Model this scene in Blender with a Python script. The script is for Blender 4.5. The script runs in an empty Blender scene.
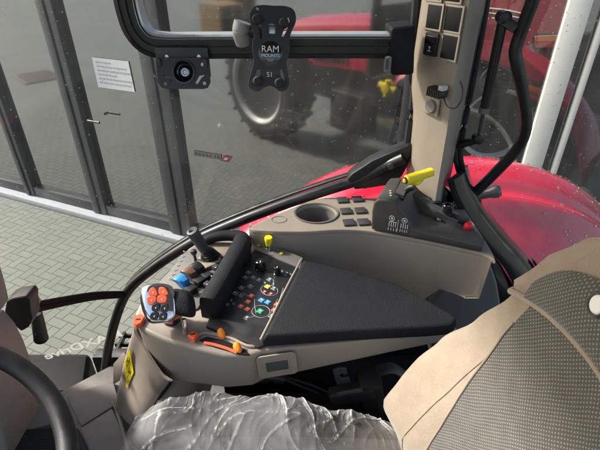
import bpy, bmesh, math, random
from mathutils import Vector, Matrix, noise
random.seed(7)
R = math.radians
PI = math.pi
V = Vector
scene = bpy.context.scene
COL = scene.collection

# ------------------------------------------------------------------ camera
PITCH = 32.0
CAM = V((0.0, 0.0, 2.55))
cP, sP = math.cos(R(PITCH)), math.sin(R(PITCH))
F = 450.0
cam_d = bpy.data.cameras.new('camera')
cam = bpy.data.objects.new('camera', cam_d)
COL.objects.link(cam)
cam.location = CAM
cam.rotation_euler = (R(90 - PITCH), 0, 0)
cam_d.sensor_width = 36.0
cam_d.lens = 36.0 * F / 600.0
cam_d.clip_start = 0.02
cam_d.clip_end = 800.0
scene.camera = cam


def ray(u, v):
    a = (u - 300.0) / F
    b = (225.0 - v) / F
    return V((a, cP + b * sP, -sP + b * cP))


def P(u, v, x=None, y=None, z=None, t=None):
    """Real-world point seen at photo position (u, v) on the given plane."""
    d = ray(u, v)
    if x is not None:
        t = (x - CAM.x) / d.x
    elif y is not None:
        t = (y - CAM.y) / d.y
    elif z is not None:
        t = (z - CAM.z) / d.z
    return CAM + d * t


def PL(u, v, o, n):
    d = ray(u, v)
    return CAM + d * ((V(o) - CAM).dot(n) / d.dot(n))


# ------------------------------------------------------------------ materials
MATS = {}


def nd(nt, kind, **kw):
    n = nt.nodes.new(kind)
    for k, val in kw.items():
        setattr(n, k, val)
    return n


def mixrgb(nt, fac, a, b, blend='MIX'):
    m = nd(nt, 'ShaderNodeMix', data_type='RGBA', blend_type=blend)
    for sock, val in ((m.inputs[0], fac), (m.inputs[6], a), (m.inputs[7], b)):
        if isinstance(val, (int, float)):
            sock.default_value = val
        elif isinstance(val, tuple):
            sock.default_value = (*val, 1) if len(val) == 3 else val
        else:
            nt.links.new(val, sock)
    return m.outputs[2]


def mth(nt, op, a, b=None, c=None):
    m = nd(nt, 'ShaderNodeMath', operation=op)
    for i, val in enumerate((a, b, c)):
        if val is None:
            continue
        if isinstance(val, (int, float)):
            m.inputs[i].default_value = val
        else:
            nt.links.new(val, m.inputs[i])
    return m.outputs[0]


def new_mat(name):
    m = bpy.data.materials.new(name)
    m.use_nodes = True
    nt = m.node_tree
    return m, nt, nt.nodes['Principled BSDF'], nt.nodes['Material Output']


def pbr(name, col, rough=0.5, metal=0.0, coat=0.0, bump=0.0, bscale=600.0, vary=0.12, vscale=9.0,
        rvary=0.12, spec=0.5, grime=0.0, grime_col=(.3, .27, .22)):
    m, nt, b, out = new_mat(name)
    tc = nd(nt, 'ShaderNodeTexCoord')
    n1 = nd(nt, 'ShaderNodeTexNoise')
    n1.inputs['Scale'].default_value = vscale
    n1.inputs['Detail'].default_value = 6
    nt.links.new(tc.outputs['Object'], n1.inputs['Vector'])
    dark = tuple(c * (1 - vary) for c in col)
    lite = tuple(min(1, c * (1 + vary)) for c in col)
    c = mixrgb(nt, n1.outputs['Fac'], dark, lite)
    if grime:
        n3 = nd(nt, 'ShaderNodeTexNoise')
        n3.inputs['Scale'].default_value = 26
        n3.inputs['Detail'].default_value = 9
        n3.inputs['Roughness'].default_value = .7
        nt.links.new(tc.outputs['Object'], n3.inputs['Vector'])
        r = nd(nt, 'ShaderNodeMapRange')
        r.inputs[1].default_value = .5
        r.inputs[2].default_value = .8
        r.inputs[4].default_value = grime
        nt.links.new(n3.outputs['Fac'], r.inputs[0])
        c = mixrgb(nt, r.outputs[0], c, grime_col)
    nt.links.new(c, b.inputs['Base Color'])
    n2 = nd(nt, 'ShaderNodeTexNoise')
    n2.inputs['Scale'].default_value = vscale * 3
    n2.inputs['Detail'].default_value = 8
    nt.links.new(tc.outputs['Object'], n2.inputs['Vector'])
    r2 = nd(nt, 'ShaderNodeMapRange')
    r2.inputs[1].default_value = .3
    r2.inputs[2].default_value = .7
    r2.inputs[3].default_value = max(0.02, rough - rvary)
    r2.inputs[4].default_value = min(1, rough + rvary)
    nt.links.new(n2.outputs['Fac'], r2.inputs[0])
    nt.links.new(r2.outputs[0], b.inputs['Roughness'])
    b.inputs['Metallic'].default_value = metal
    b.inputs['Coat Weight'].default_value = coat
    b.inputs['Coat Roughness'].default_value = 0.04
    b.inputs['Specular IOR Level'].default_value = spec
    if bump:
        nb = nd(nt, 'ShaderNodeTexNoise')
        nb.inputs['Scale'].default_value = bscale
        nb.inputs['Detail'].default_value = 3
        nt.links.new(tc.outputs['Object'], nb.inputs['Vector'])
        bp = nd(nt, 'ShaderNodeBump')
        bp.inputs['Strength'].default_value = bump
        bp.inputs['Distance'].default_value = .002
        nt.links.new(nb.outputs['Fac'], bp.inputs['Height'])
        nt.links.new(bp.outputs[0], b.inputs['Normal'])
    MATS[name] = m
    return m


BEIGE = pbr('beige_plastic', (.285, .242, .198), .5, bump=.25, bscale=900, vary=.06, grime=.10, grime_col=(.36, .32, .27))
BEIGE_LT = pbr('light_beige_plastic', (.285, .240, .190), .5, bump=.25, bscale=900, vary=.06, grime=.10, grime_col=(.45, .42, .38))
GREY_PL = pbr('grey_trim_plastic', (.16, .15, .14), .5, bump=.2, bscale=900, vary=.08, grime=.08)
BLACK = pbr('black_plastic', (.016, .016, .017), .42, bump=.15, bscale=700, vary=.2, grime=.05, grime_col=(.08, .08, .08))
BLACK_SOFT = pbr('black_soft_pad', (.008, .009, .012), .66, spec=.25, bump=.75, bscale=520, vary=.2, grime=.06, grime_col=(.05, .05, .05))
BLACK_GL = pbr('black_gloss', (.010, .010, .012), .16, coat=.5, vary=.2, rvary=.06)
BLACK_MET = pbr('black_powder_coat', (.013, .013, .014), .34, metal=.0, vary=.2, bump=.12, bscale=800)
BLACK_FLAT = pbr('black_flat', (.008, .008, .009), .6, spec=.2, vary=.2)
RUBBER = pbr('rubber', (.014, .014, .014), .75, bump=.3, bscale=300, grime=.25, grime_col=(.06, .055, .05))
DGREY = pbr('dark_grey_plastic', (.045, .045, .047), .48, bump=.2, bscale=800, grime=.08)
FLOORM = pbr('ribbed_floor_mat', (.155, .145, .135), .7, bump=.6, bscale=260, grime=.2, grime_col=(.17, .15, .13))
MATBLK = pbr('black_floor_mat', (.022, .022, .023), .75, bump=.6, bscale=260, grime=.2, grime_col=(.07, .065, .06))
RED = pbr('red_paint', (.54, .010, .040), .28, coat=.6, vary=.05, rvary=.05, grime=.06, grime_col=(.45, .10, .12))
CREAM = pbr('cream_paint', (.82, .81, .74), .4, vary=.05, grime=.2, grime_col=(.45, .42, .34))
CHROME = pbr('chrome', (.72, .72, .74), .13, metal=1.0, rvary=.05)
SILVER = pbr('silver_metal', (.5, .5, .5), .3, metal=1.0)
ALU = pbr('anodised_rail', (.02, .02, .022), .3, metal=.3)
ALU_LT = pbr('light_grey_rail_edge', (.50, .54, .57), .36, metal=.5)  # paler grey for the strip along the rail's top edge
YELLOW = pbr('yellow_plastic', (.86, .68, .012), .4, vary=.05)
ORANGE = pbr('orange_plastic', (.85, .26, .02), .42, vary=.05)
ORED = pbr('orange_red_plastic', (.84, .13, .05), .42, vary=.05)
BLUE = pbr('blue_plastic', (.035, .27, .62), .42, vary=.05)
BROWN = pbr('brown_plastic', (.16, .085, .055), .45, vary=.08)
GREEN = pbr('green_plastic', (.02, .36, .17), .4, vary=.05)
REDKNOB = pbr('red_plastic', (.62, .02, .035), .35, vary=.05)
DRED = pbr('dark_red_plastic', (.20, .03, .04), .4, vary=.05)
WHITE = pbr('white_print', (.72, .72, .70), .55, vary=.04)
INK = pbr('dark_ink', (.03, .03, .03), .6, vary=.1)
GREY_PRINT = pbr('grey_print', (.42, .44, .45), .55, vary=.05)
LCD = pbr('grey_lcd', (.055, .07, .075), .16, vary=.08)
CONC = pbr('concrete', (.33, .345, .36), .8, bump=.6, bscale=120, vary=.1, grime=.3, grime_col=(.25, .25, .24))
FRAME = pbr('grey_aluminium_frame', (.05, .053, .055), .38, metal=.0, vary=.12, grime=.15, grime_col=(.16, .16, .15))
FRAME_LT = pbr('light_frame', (.62, .63, .58), .5, vary=.06, grime=.15, grime_col=(.4, .4, .36))
WOOD = pbr('pallet_wood', (.34, .21, .10), .8, bump=.5, bscale=60, vary=.25)
RUST = pbr('grate_iron', (.20, .15, .11), .7, bump=.4, bscale=90, vary=.3)
AMBER = pbr('amber_lens', (.75, .16, .02), .2, coat=.5)
REDLENS = pbr('red_lens', (.6, .02, .02), .2, coat=.5)
CASE_LT = pbr('pale_grey_case', (.5, .5, .48), .45)
TAUPE = pbr('grey_taupe_plastic', (.235, .225, .21), .5, bump=.25, bscale=900, vary=.06, grime=.10)
GREYBLUE = pbr('slate_grey_plastic', (.10, .10, .105), .5, bump=.2, bscale=800, grime=.08)
CUSH = pbr('dark_cushion_fabric', (.042, .041, .040), .85, bump=.6, bscale=420, vary=.55, vscale=11, spec=.2)
CASE_DK = pbr('worn_grey_case', (.25, .25, .245), .45)
LEVBOX = pbr('charcoal_lever_box', (.050, .047, .044), .5, bump=.2, bscale=800, grime=.08)
HEADL = pbr('headliner', (.33, .30, .27), .9)


def suede():
    m, nt, b, out = new_mat('beige_suede')
    tc = nd(nt, 'ShaderNodeTexCoord')
    n1 = nd(nt, 'ShaderNodeTexNoise'); n1.inputs['Scale'].default_value = 24; n1.inputs['Detail'].default_value = 9
    n1.inputs['Roughness'].default_value = .72
    n2 = nd(nt, 'ShaderNodeTexNoise'); n2.inputs['Scale'].default_value = 420; n2.inputs['Detail'].default_value = 3
    for n in (n1, n2):
        nt.links.new(tc.outputs['Object'], n.inputs['Vector'])
    c = mixrgb(nt, n1.outputs['Fac'], (.165, .127, .089), (.345, .280, .205))
    c2 = mixrgb(nt, n2.outputs['Fac'], (.80, .80, .80), (1.12, 1.12, 1.12))
    c = mixrgb(nt, 1.0, c, c2, 'MULTIPLY')
    nt.links.new(c, b.inputs['Base Color'])
    b.inputs['Roughness'].default_value = .88
    b.inputs['Sheen Weight'].default_value = .35
    b.inputs['Sheen Roughness'].default_value = .5
    bp = nd(nt, 'ShaderNodeBump'); bp.inputs['Strength'].default_value = .5; bp.inputs['Distance'].default_value = .0015
    nt.links.new(n2.outputs['Fac'], bp.inputs['Height'])
    nt.links.new(bp.outputs[0], b.inputs['Normal'])
    return m


def woven():
    """dark fabric with staggered pale knots, about 6 mm apart, laid out in the panel's own y / z"""
    m, nt, b, out = new_mat('woven_seat_fabric')
    tc = nd(nt, 'ShaderNodeTexCoord')
    uv = tc.outputs['UV']
    sp = nd(nt, 'ShaderNodeSeparateXYZ')
    nt.links.new(uv, sp.inputs[0])
    wb = nd(nt, 'ShaderNodeTexNoise'); wb.inputs['Scale'].default_value = 14; wb.inputs['Detail'].default_value = 3
    nt.links.new(tc.outputs['Object'], wb.inputs['Vector'])
    wv = nd(nt, 'ShaderNodeVectorMath', operation='MULTIPLY_ADD')
    nt.links.new(wb.outputs['Color'], wv.inputs[0]); wv.inputs[1].default_value = (.007, .007, 0); nt.links.new(uv, wv.inputs[2])
    nt.links.new(wv.outputs[0], sp.inputs[0])
    sx = mth(nt, 'SINE', mth(nt, 'MULTIPLY', sp.outputs[0], 2 * PI / .0057))
    sz = mth(nt, 'SINE', mth(nt, 'MULTIPLY', sp.outputs[1], 2 * PI / .0070))
    pr = mth(nt, 'MULTIPLY', sx, sz)
    r = nd(nt, 'ShaderNodeMapRange', interpolation_type='SMOOTHSTEP')
    r.inputs[1].default_value = .30; r.inputs[2].default_value = .90
    nt.links.new(pr, r.inputs[0])
    nz = nd(nt, 'ShaderNodeTexNoise'); nz.inputs['Scale'].default_value = 40; nz.inputs['Detail'].default_value = 6
    nt.links.new(tc.outputs['Object'], nz.inputs['Vector'])
    base = mixrgb(nt, nz.outputs['Fac'], (.040, .039, .035), (.072, .070, .061))
    knot = mixrgb(nt, nz.outputs['Fac'], (.16, .15, .12), (.27, .255, .205))
    th = mth(nt, 'MULTIPLY', mth(nt, 'SINE', mth(nt, 'MULTIPLY', sp.outputs[0], 2 * PI / .0017)), mth(nt, 'SINE', mth(nt, 'MULTIPLY', sp.outputs[1], 2 * PI / .0021)))
    thc = mixrgb(nt, mth(nt, 'MULTIPLY_ADD', th, .5, .5), (.55, .55, .55), (1.5, 1.5, 1.5))
    nt.links.new(mixrgb(nt, 1.0, mixrgb(nt, r.outputs[0], base, knot), thc, 'MULTIPLY'), b.inputs['Base Color'])
    b.inputs['Roughness'].default_value = .85
    b.inputs['Sheen Weight'].default_value = .2
    bp = nd(nt, 'ShaderNodeBump'); bp.inputs['Strength'].default_value = .25; bp.inputs['Distance'].default_value = .001
    nt.links.new(pr, bp.inputs['Height'])
    nt.links.new(bp.outputs[0], b.inputs['Normal'])
    return m


def cab_glass(name, dust=.05):
    m, nt, b, out = new_mat(name)
    nt.nodes.remove(b)
    tr = nd(nt, 'ShaderNodeBsdfTransparent'); tr.inputs[0].default_value = (.95, .965, .96, 1)
    gl = nd(nt, 'ShaderNodeBsdfGlossy'); gl.inputs['Roughness'].default_value = .02
    lw = nd(nt, 'ShaderNodeLayerWeight'); lw.inputs[0].default_value = .5
    fr = mth(nt, 'MULTIPLY_ADD', mth(nt, 'POWER', lw.outputs['Facing'], 5.0), .6, .02)
    m1 = nd(nt, 'ShaderNodeMixShader')
    nt.links.new(fr, m1.inputs[0]); nt.links.new(tr.outputs[0], m1.inputs[1]); nt.links.new(gl.outputs[0], m1.inputs[2])
    df = nd(nt, 'ShaderNodeBsdfDiffuse'); df.inputs[0].default_value = (.62, .64, .64, 1)
    tl = nd(nt, 'ShaderNodeBsdfTranslucent'); tl.inputs[0].default_value = (.62, .64, .64, 1)
    ad = nd(nt, 'ShaderNodeMixShader'); ad.inputs[0].default_value = .5
    nt.links.new(df.outputs[0], ad.inputs[1]); nt.links.new(tl.outputs[0], ad.inputs[2])
    tc = nd(nt, 'ShaderNodeTexCoord')
    mp = nd(nt, 'ShaderNodeMapping'); mp.inputs['Scale'].default_value = (7, 7, 1.6)
    nt.links.new(tc.outputs['Object'], mp.inputs[0])
    nz = nd(nt, 'ShaderNodeTexNoise'); nz.inputs['Scale'].default_value = 1.8; nz.inputs['Detail'].default_value = 9
    nz.inputs['Roughness'].default_value = .68
    nt.links.new(mp.outputs[0], nz.inputs['Vector'])
    r = nd(nt, 'ShaderNodeMapRange'); r.inputs[1].default_value = .35; r.inputs[2].default_value = .75
    r.inputs[3].default_value = dust * .25; r.inputs[4].default_value = dust * 1.9
    nt.links.new(nz.outputs['Fac'], r.inputs[0])
    m2 = nd(nt, 'ShaderNodeMixShader')
    nt.links.new(r.outputs[0], m2.inputs[0]); nt.links.new(m1.outputs[0], m2.inputs[1]); nt.links.new(ad.outputs[0], m2.inputs[2])
    nt.links.new(m2.outputs[0], out.inputs['Surface'])
    return m


def facade_glass(name, refl, dust):
    m, nt, b, out = new_mat(name)
    nt.nodes.remove(b)
    gl = nd(nt, 'ShaderNodeBsdfGlossy'); gl.inputs['Roughness'].default_value = .05
    gl.inputs['Color'].default_value = (.94, .95, .97, 1)
    df = nd(nt, 'ShaderNodeBsdfDiffuse')
    tc = nd(nt, 'ShaderNodeTexCoord')
    mp = nd(nt, 'ShaderNodeMapping'); mp.inputs['Scale'].default_value = (2.2, 2.2, .8)
    nt.links.new(tc.outputs['Object'], mp.inputs[0])
    nz = nd(nt, 'ShaderNodeTexNoise'); nz.inputs['Scale'].default_value = 1.4; nz.inputs['Detail'].default_value = 8
    nz.inputs['Roughness'].default_value = .65
    nt.links.new(mp.outputs[0], nz.inputs['Vector'])
    nt.links.new(mixrgb(nt, nz.outputs['Fac'], tuple(dust * .55 * k for k in (1, .98, .96)), tuple(dust * 1.35 * k for k in (1, .98, .96))), df.inputs[0])
    bp = nd(nt, 'ShaderNodeBump'); bp.inputs['Strength'].default_value = .02; bp.inputs['Distance'].default_value = .02
    n2 = nd(nt, 'ShaderNodeTexNoise'); n2.inputs['Scale'].default_value = 1.2
    nt.links.new(tc.outputs['Object'], n2.inputs['Vector'])
    nt.links.new(n2.outputs['Fac'], bp.inputs['Height'])
    nt.links.new(bp.outputs[0], gl.inputs['Normal'])
    mx = nd(nt, 'ShaderNodeMixShader'); mx.inputs[0].default_value = refl
    nt.links.new(df.outputs[0], mx.inputs[1]); nt.links.new(gl.outputs[0], mx.inputs[2])
    nt.links.new(mx.outputs[0], out.inputs['Surface'])
    return m


def clear_shop_glass():
    m, nt, b, out = new_mat('clear_shop_glass')
    nt.nodes.remove(b)
    tr = nd(nt, 'ShaderNodeBsdfTransparent'); tr.inputs[0].default_value = (.95, .97, .96, 1)
    gl = nd(nt, 'ShaderNodeBsdfGlossy'); gl.inputs['Roughness'].default_value = .02
    m1 = nd(nt, 'ShaderNodeMixShader'); m1.inputs[0].default_value = .09
    nt.links.new(tr.outputs[0], m1.inputs[1]); nt.links.new(gl.outputs[0], m1.inputs[2])
    nt.links.new(m1.outputs[0], out.inputs['Surface'])
    return m


def droplet():
    m, nt, b, out = new_mat('rain_drop')
    b.inputs['Base Color'].default_value = (1, 1, 1, 1)
    b.inputs['Roughness'].default_value = .03
    b.inputs['Transmission Weight'].default_value = 1
    b.inputs['IOR'].default_value = 1.33
    return m


def film():
    m, nt, b, out = new_mat('clear_plastic_film')
    nt.nodes.remove(b)
    tr = nd(nt, 'ShaderNodeBsdfTransparent'); tr.inputs[0].default_value = (.96, .96, .97, 1)
    gl = nd(nt, 'ShaderNodeBsdfGlossy'); gl.inputs['Roughness'].default_value = .09
    gl.inputs['Color'].default_value = (1, 1, 1, 1)
    lw = nd(nt, 'ShaderNodeLayerWeight'); lw.inputs[0].default_value = .5
    r = nd(nt, 'ShaderNodeMapRange'); r.inputs[3].default_value = .055; r.inputs[4].default_value = .24
    nt.links.new(mth(nt, 'POWER', lw.outputs['Facing'], 2.6), r.inputs[0])
    m1 = nd(nt, 'ShaderNodeMixShader')
    nt.links.new(r.outputs[0], m1.inputs[0]); nt.links.new(tr.outputs[0], m1.inputs[1]); nt.links.new(gl.outputs[0], m1.inputs[2])
    df = nd(nt, 'ShaderNodeBsdfDiffuse'); df.inputs[0].default_value = (.9, .9, .9, 1)
    tc = nd(nt, 'ShaderNodeTexCoord')
    nz = nd(nt, 'ShaderNodeTexNoise'); nz.inputs['Scale'].default_value = 11; nz.inputs['Detail'].default_value = 7
    nz.inputs['Distortion'].default_value = 1.2
    nt.links.new(tc.outputs['Object'], nz.inputs['Vector'])
    r2 = nd(nt, 'ShaderNodeMapRange'); r2.inputs[1].default_value = .35; r2.inputs[2].default_value = .7
    r2.inputs[3].default_value = .07; r2.inputs[4].default_value = .26
    nt.links.new(nz.outputs['Fac'], r2.inputs[0])
    # crease highlights are painted white into the film where it bends sharply
    ge = nd(nt, 'ShaderNodeNewGeometry')
    bend = mth(nt, 'ABSOLUTE', mth(nt, 'SUBTRACT', ge.outputs['Pointiness'], .5))
    r3 = nd(nt, 'ShaderNodeMapRange'); r3.inputs[1].default_value = .010; r3.inputs[2].default_value = .06; r3.inputs[4].default_value = .85
    nt.links.new(bend, r3.inputs[0])
    tl = nd(nt, 'ShaderNodeBsdfTranslucent'); tl.inputs[0].default_value = (.9, .9, .9, 1)
    dt = nd(nt, 'ShaderNodeMixShader'); dt.inputs[0].default_value = .3
    nt.links.new(df.outputs[0], dt.inputs[1]); nt.links.new(tl.outputs[0], dt.inputs[2])
    df = dt
    m2 = nd(nt, 'ShaderNodeMixShader')
    nt.links.new(mth(nt, 'ADD', r2.outputs[0], r3.outputs[0]), m2.inputs[0]); nt.links.new(m1.outputs[0], m2.inputs[1]); nt.links.new(df.outputs[0], m2.inputs[2])
    nt.links.new(m2.outputs[0], out.inputs['Surface'])
    return m


def pavers(rot):
    m, nt, b, out = new_mat('herringbone_pavers')
    tc = nd(nt, 'ShaderNodeTexCoord')
    mp = nd(nt, 'ShaderNodeMapping')
    mp.inputs['Rotation'].default_value = (0, 0, rot)
    mp.inputs['Scale'].default_value = (12.5, 12.5, 12.5)
    nt.links.new(tc.outputs['Object'], mp.inputs[0])
    # a little wobble so that joints are not ruler straight
    wn = nd(nt, 'ShaderNodeTexNoise'); wn.inputs['Scale'].default_value = 3.0
    nt.links.new(tc.outputs['Object'], wn.inputs['Vector'])
    wv = nd(nt, 'ShaderNodeVectorMath', operation='MULTIPLY_ADD')
    nt.links.new(wn.outputs['Color'], wv.inputs[0]); wv.inputs[1].default_value = (.14, .14, 0)
    nt.links.new(mp.outputs[0], wv.inputs[2])
    sp = nd(nt, 'ShaderNodeSeparateXYZ'); nt.links.new(wv.outputs[0], sp.inputs[0])
    x, y = sp.outputs[0], sp.outputs[1]
    i, j = mth(nt, 'FLOOR', x), mth(nt, 'FLOOR', y)
    fx, fy = mth(nt, 'SUBTRACT', x, i), mth(nt, 'SUBTRACT', y, j)
    k = mth(nt, 'FLOORED_MODULO', mth(nt, 'SUBTRACT', i, j), 4)
    eq = lambda n: mth(nt, 'COMPARE', k, float(n), .4)
    e0, e1, e2, e3 = eq(0), eq(1), eq(2), eq(3)
    ad = lambda d, e: mth(nt, 'MULTIPLY_ADD', e, 9.0, d)
    el = ad(fx, e1); er = ad(mth(nt, 'SUBTRACT', 1, fx), e0)
    eb = ad(fy, e2); et = ad(mth(nt, 'SUBTRACT', 1, fy), e3)
    d = mth(nt, 'MINIMUM', mth(nt, 'MINIMUM', el, er), mth(nt, 'MINIMUM', eb, et))
    ii, jj = mth(nt, 'SUBTRACT', i, e1), mth(nt, 'SUBTRACT', j, e2)
    cb = nd(nt, 'ShaderNodeCombineXYZ'); nt.links.new(ii, cb.inputs[0]); nt.links.new(jj, cb.inputs[1])
    wh = nd(nt, 'ShaderNodeTexWhiteNoise', noise_dimensions='2D'); nt.links.new(cb.outputs[0], wh.inputs['Vector'])
    st = nd(nt, 'ShaderNodeTexNoise'); st.inputs['Scale'].default_value = .9; st.inputs['Detail'].default_value = 8
    st.inputs['Roughness'].default_value = .7
    sf = nd(nt, 'ShaderNodeTexNoise'); sf.inputs['Scale'].default_value = 130; sf.inputs['Detail'].default_value = 4
    for n in (st, sf):
        nt.links.new(tc.outputs['Object'], n.inputs['Vector'])
    c = mixrgb(nt, wh.outputs['Value'], (.080, .094, .074), (.158, .168, .140))
    c = mixrgb(nt, .55, c, mixrgb(nt, st.outputs['Fac'], (.046, .056, .042), (.208, .216, .185)))
    lg = nd(nt, 'ShaderNodeTexNoise'); lg.inputs['Scale'].default_value = .55; lg.inputs['Detail'].default_value = 5; lg.inputs['Distortion'].default_value = .8
    nt.links.new(tc.outputs['Object'], lg.inputs['Vector'])
    lr = nd(nt, 'ShaderNodeMapRange'); lr.inputs[1].default_value = .42; lr.inputs[2].default_value = .66; lr.inputs[4].default_value = .55
    nt.links.new(lg.outputs['Fac'], lr.inputs[0])
    c = mixrgb(nt, lr.outputs[0], c, (.195, .195, .155))
    c = mixrgb(nt, .35, c, mixrgb(nt, sf.outputs['Fac'], (.06, .066, .055), (.28, .29, .265)))
    jr = nd(nt, 'ShaderNodeMapRange', interpolation_type='SMOOTHSTEP')
    jr.inputs[1].default_value = .02; jr.inputs[2].default_value = .075
    nt.links.new(d, jr.inputs[0])
    joint = mixrgb(nt, st.outputs['Fac'], (.045, .06, .036), (.10, .105, .08))
    nt.links.new(mixrgb(nt, jr.outputs[0], joint, c), b.inputs['Base Color'])
    b.inputs['Roughness'].default_value = .72
    h = mth(nt, 'MULTIPLY_ADD', sf.outputs['Fac'], .12, mth(nt, 'MULTIPLY_ADD', wh.outputs['Value'], .15, jr.outputs[0]))
    bp = nd(nt, 'ShaderNodeBump'); bp.inputs['Strength'].default_value = .55; bp.inputs['Distance'].default_value = .008
    nt.links.new(h, bp.inputs['Height']); nt.links.new(bp.outputs[0], b.inputs['Normal'])
    return m


def decal():
    m, nt, b, out = new_mat('translucent_white_decal')
    b.inputs['Base Color'].default_value = (.95, .95, .94, 1)
    b.inputs['Roughness'].default_value = .6
    tl = nd(nt, 'ShaderNodeBsdfTranslucent'); tl.inputs[0].default_value = (.95, .95, .94, 1)
    tr = nd(nt, 'ShaderNodeBsdfTransparent')
    m1 = nd(nt, 'ShaderNodeMixShader'); m1.inputs[0].default_value = .85
    m2 = nd(nt, 'ShaderNodeMixShader'); m2.inputs[0].default_value = .55
    nt.links.new(b.outputs[0], m1.inputs[1]); nt.links.new(tl.outputs[0], m1.inputs[2])
    nt.links.new(m1.outputs[0], m2.inputs[1]); nt.links.new(tr.outputs[0], m2.inputs[2])
    nt.links.new(m2.outputs[0], out.inputs['Surface'])
    return m


DECAL = decal()
SUEDE = suede()
WOVEN = woven()
GLASS = cab_glass('rain_dusted_cab_glass', .022)
FGLASS = facade_glass('mirror_tinted_shop_glass', .36, .022)
CGLASS = clear_shop_glass()
DROP = droplet()
FILM = film()

# ------------------------------------------------------------------ geometry helpers


def tag(o, label=None, cat=None, group=None, kind=None):
    for k, val in (('label', label), ('category', cat), ('group', group), ('kind', kind)):
        if val:
            o[k] = val
    return o


def empty(name, loc, label, cat, group=None, kind=None):
    o = bpy.data.objects.new(name, None)
    COL.objects.link(o)
    o.location = loc
    o.empty_display_size = .05
    return tag(o, label, cat, group, kind)


def link_mesh(name, me, mat, parent=None, ang=35):
    if mat is not None and not me.materials:
        me.materials.append(mat)
    for p in me.polygons:
        p.use_smooth = True
    me.set_sharp_from_angle(angle=R(ang))
    o = bpy.data.objects.new(name, me)
    COL.objects.link(o)
    if parent is not None:
        o.parent = parent
        m = parent.matrix_world
        loc = V(parent.location)
        p = parent.parent
        while p is not None:
            loc += V(p.location)
            p = p.parent
        me.transform(Matrix.Translation(-loc))
    return o


def obj(name, bm, mat, parent=None, ang=35, norm=True):
    if norm:
        bmesh.ops.recalc_face_normals(bm, faces=bm.faces)
    me = bpy.data.meshes.new(name)
    bm.to_mesh(me)
    bm.free()
    return link_mesh(name, me, mat, parent, ang)


def do_bevel(bm, w, seg=2, ang=28, geom=None):
    es = [e for e in (geom or bm.edges) if len(e.link_faces) == 2 and e.calc_face_angle(0) > R(ang)]
    if es and w > 0:
        bmesh.ops.bevel(bm, geom=es, offset=w, segments=seg, profile=.6, affect='EDGES', clamp_overlap=True)


def frame(e1, e2=None, n=None):
    e1 = V(e1).normalized()
    if e2 is not None:
        n = e1.cross(V(e2)).normalized()
    n = V(n).normalized()
    e2 = n.cross(e1).normalized()
    return e1, e2, n


def add_box(bm, c, size, e1=(1, 0, 0), e2=(0, 1, 0), bev=.0, seg=2):
    a, b, n = frame(e1, e2)
    t = bmesh.new()
    M = Matrix(((a.x * size[0], b.x * size[1], n.x * size[2], c[0]), (a.y * size[0], b.y * size[1], n.y * size[2], c[1]),
                (a.z * size[0], b.z * size[1], n.z * size[2], c[2]), (0, 0, 0, 1)))
    bmesh.ops.create_cube(t, size=1, matrix=M)
    if bev:
        bmesh.ops.bevel(t, geom=t.edges[:], offset=bev, segments=seg, profile=.6, affect='EDGES', clamp_overlap=True)
    merge(bm, t)
    return bm


def merge(bm, t):
    me = bpy.data.meshes.new('tmp')
    t.to_mesh(me)
    t.free()
    bm.from_mesh(me)
    bpy.data.meshes.remove(me)


def box(c, size, e1=(1, 0, 0), e2=(0, 1, 0), bev=.0, seg=2):
    return add_box(bmesh.new(), c, size, e1, e2, bev, seg)


def add_loft(bm, rings, cap=True, closed=True):
    vs = [[bm.verts.new(p) for p in r] for r in rings]
    n = len(vs[0])
    for a, b in zip(vs, vs[1:]):
        for i in range(n if closed else n - 1):
            j = (i + 1) % n
            try:
                bm.faces.new((a[i], a[j], b[j], b[i]))
            except ValueError:
                pass
    if cap and closed:
        for r in (vs[0], vs[-1]):
            try:
                bm.faces.new(r)
            except ValueError:
                pass
    return bm


def loft(rings, cap=True, closed=True):
    return add_loft(bmesh.new(), rings, cap, closed)


def cat(pts, n=8, closed=False):
    pts = [V(p) for p in pts]
    out = []
    m = len(pts)
    rng = range(m) if closed else range(m - 1)
    for i in rng:
        if closed:
            p0, p1, p2, p3 = pts[i - 1], pts[i], pts[(i + 1) % m], pts[(i + 2) % m]
        else:
            p1, p2 = pts[i], pts[i + 1]
            p0 = pts[i - 1] if i > 0 else p1 * 2 - p2
            p3 = pts[i + 2] if i + 2 < m else p2 * 2 - p1
        for k in range(n):
            t = k / n
            out.append(.5 * (2 * p1 + (p2 - p0) * t + (2 * p0 - 5 * p1 + 4 * p2 - p3) * t * t + (3 * p1 - p0 - 3 * p2 + p3) * t ** 3))
    if not closed:
        out.append(pts[-1])
    return out


def add_tube(bm, pts, r, n=14, smooth=8, flat=1.0, upv=(0, 0, 1), cap=True):
    pts = cat(pts, smooth) if smooth else [V(p) for p in pts]
    rings = []
    N = len(pts)
    up = V(upv)
    for i, p in enumerate(pts):
        d = (pts[min(i + 1, N - 1)] - pts[max(i - 1, 0)]).normalized()
        s = d.cross(up)
        if s.length < 1e-3:
            s = d.cross(V((1, 0, 0)))
        s.normalize()
        w = s.cross(d)
        rr = r(i / (N - 1)) if callable(r) else r
        rings.append([p + s * math.cos(2 * PI * k / n) * rr + w * math.sin(2 * PI * k / n) * rr * flat for k in range(n)])
    return add_loft(bm, rings, cap)


def tube(pts, r, n=14, smooth=8, flat=1.0, upv=(0, 0, 1)):
    return add_tube(bmesh.new(), pts, r, n, smooth, flat, upv)


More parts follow.
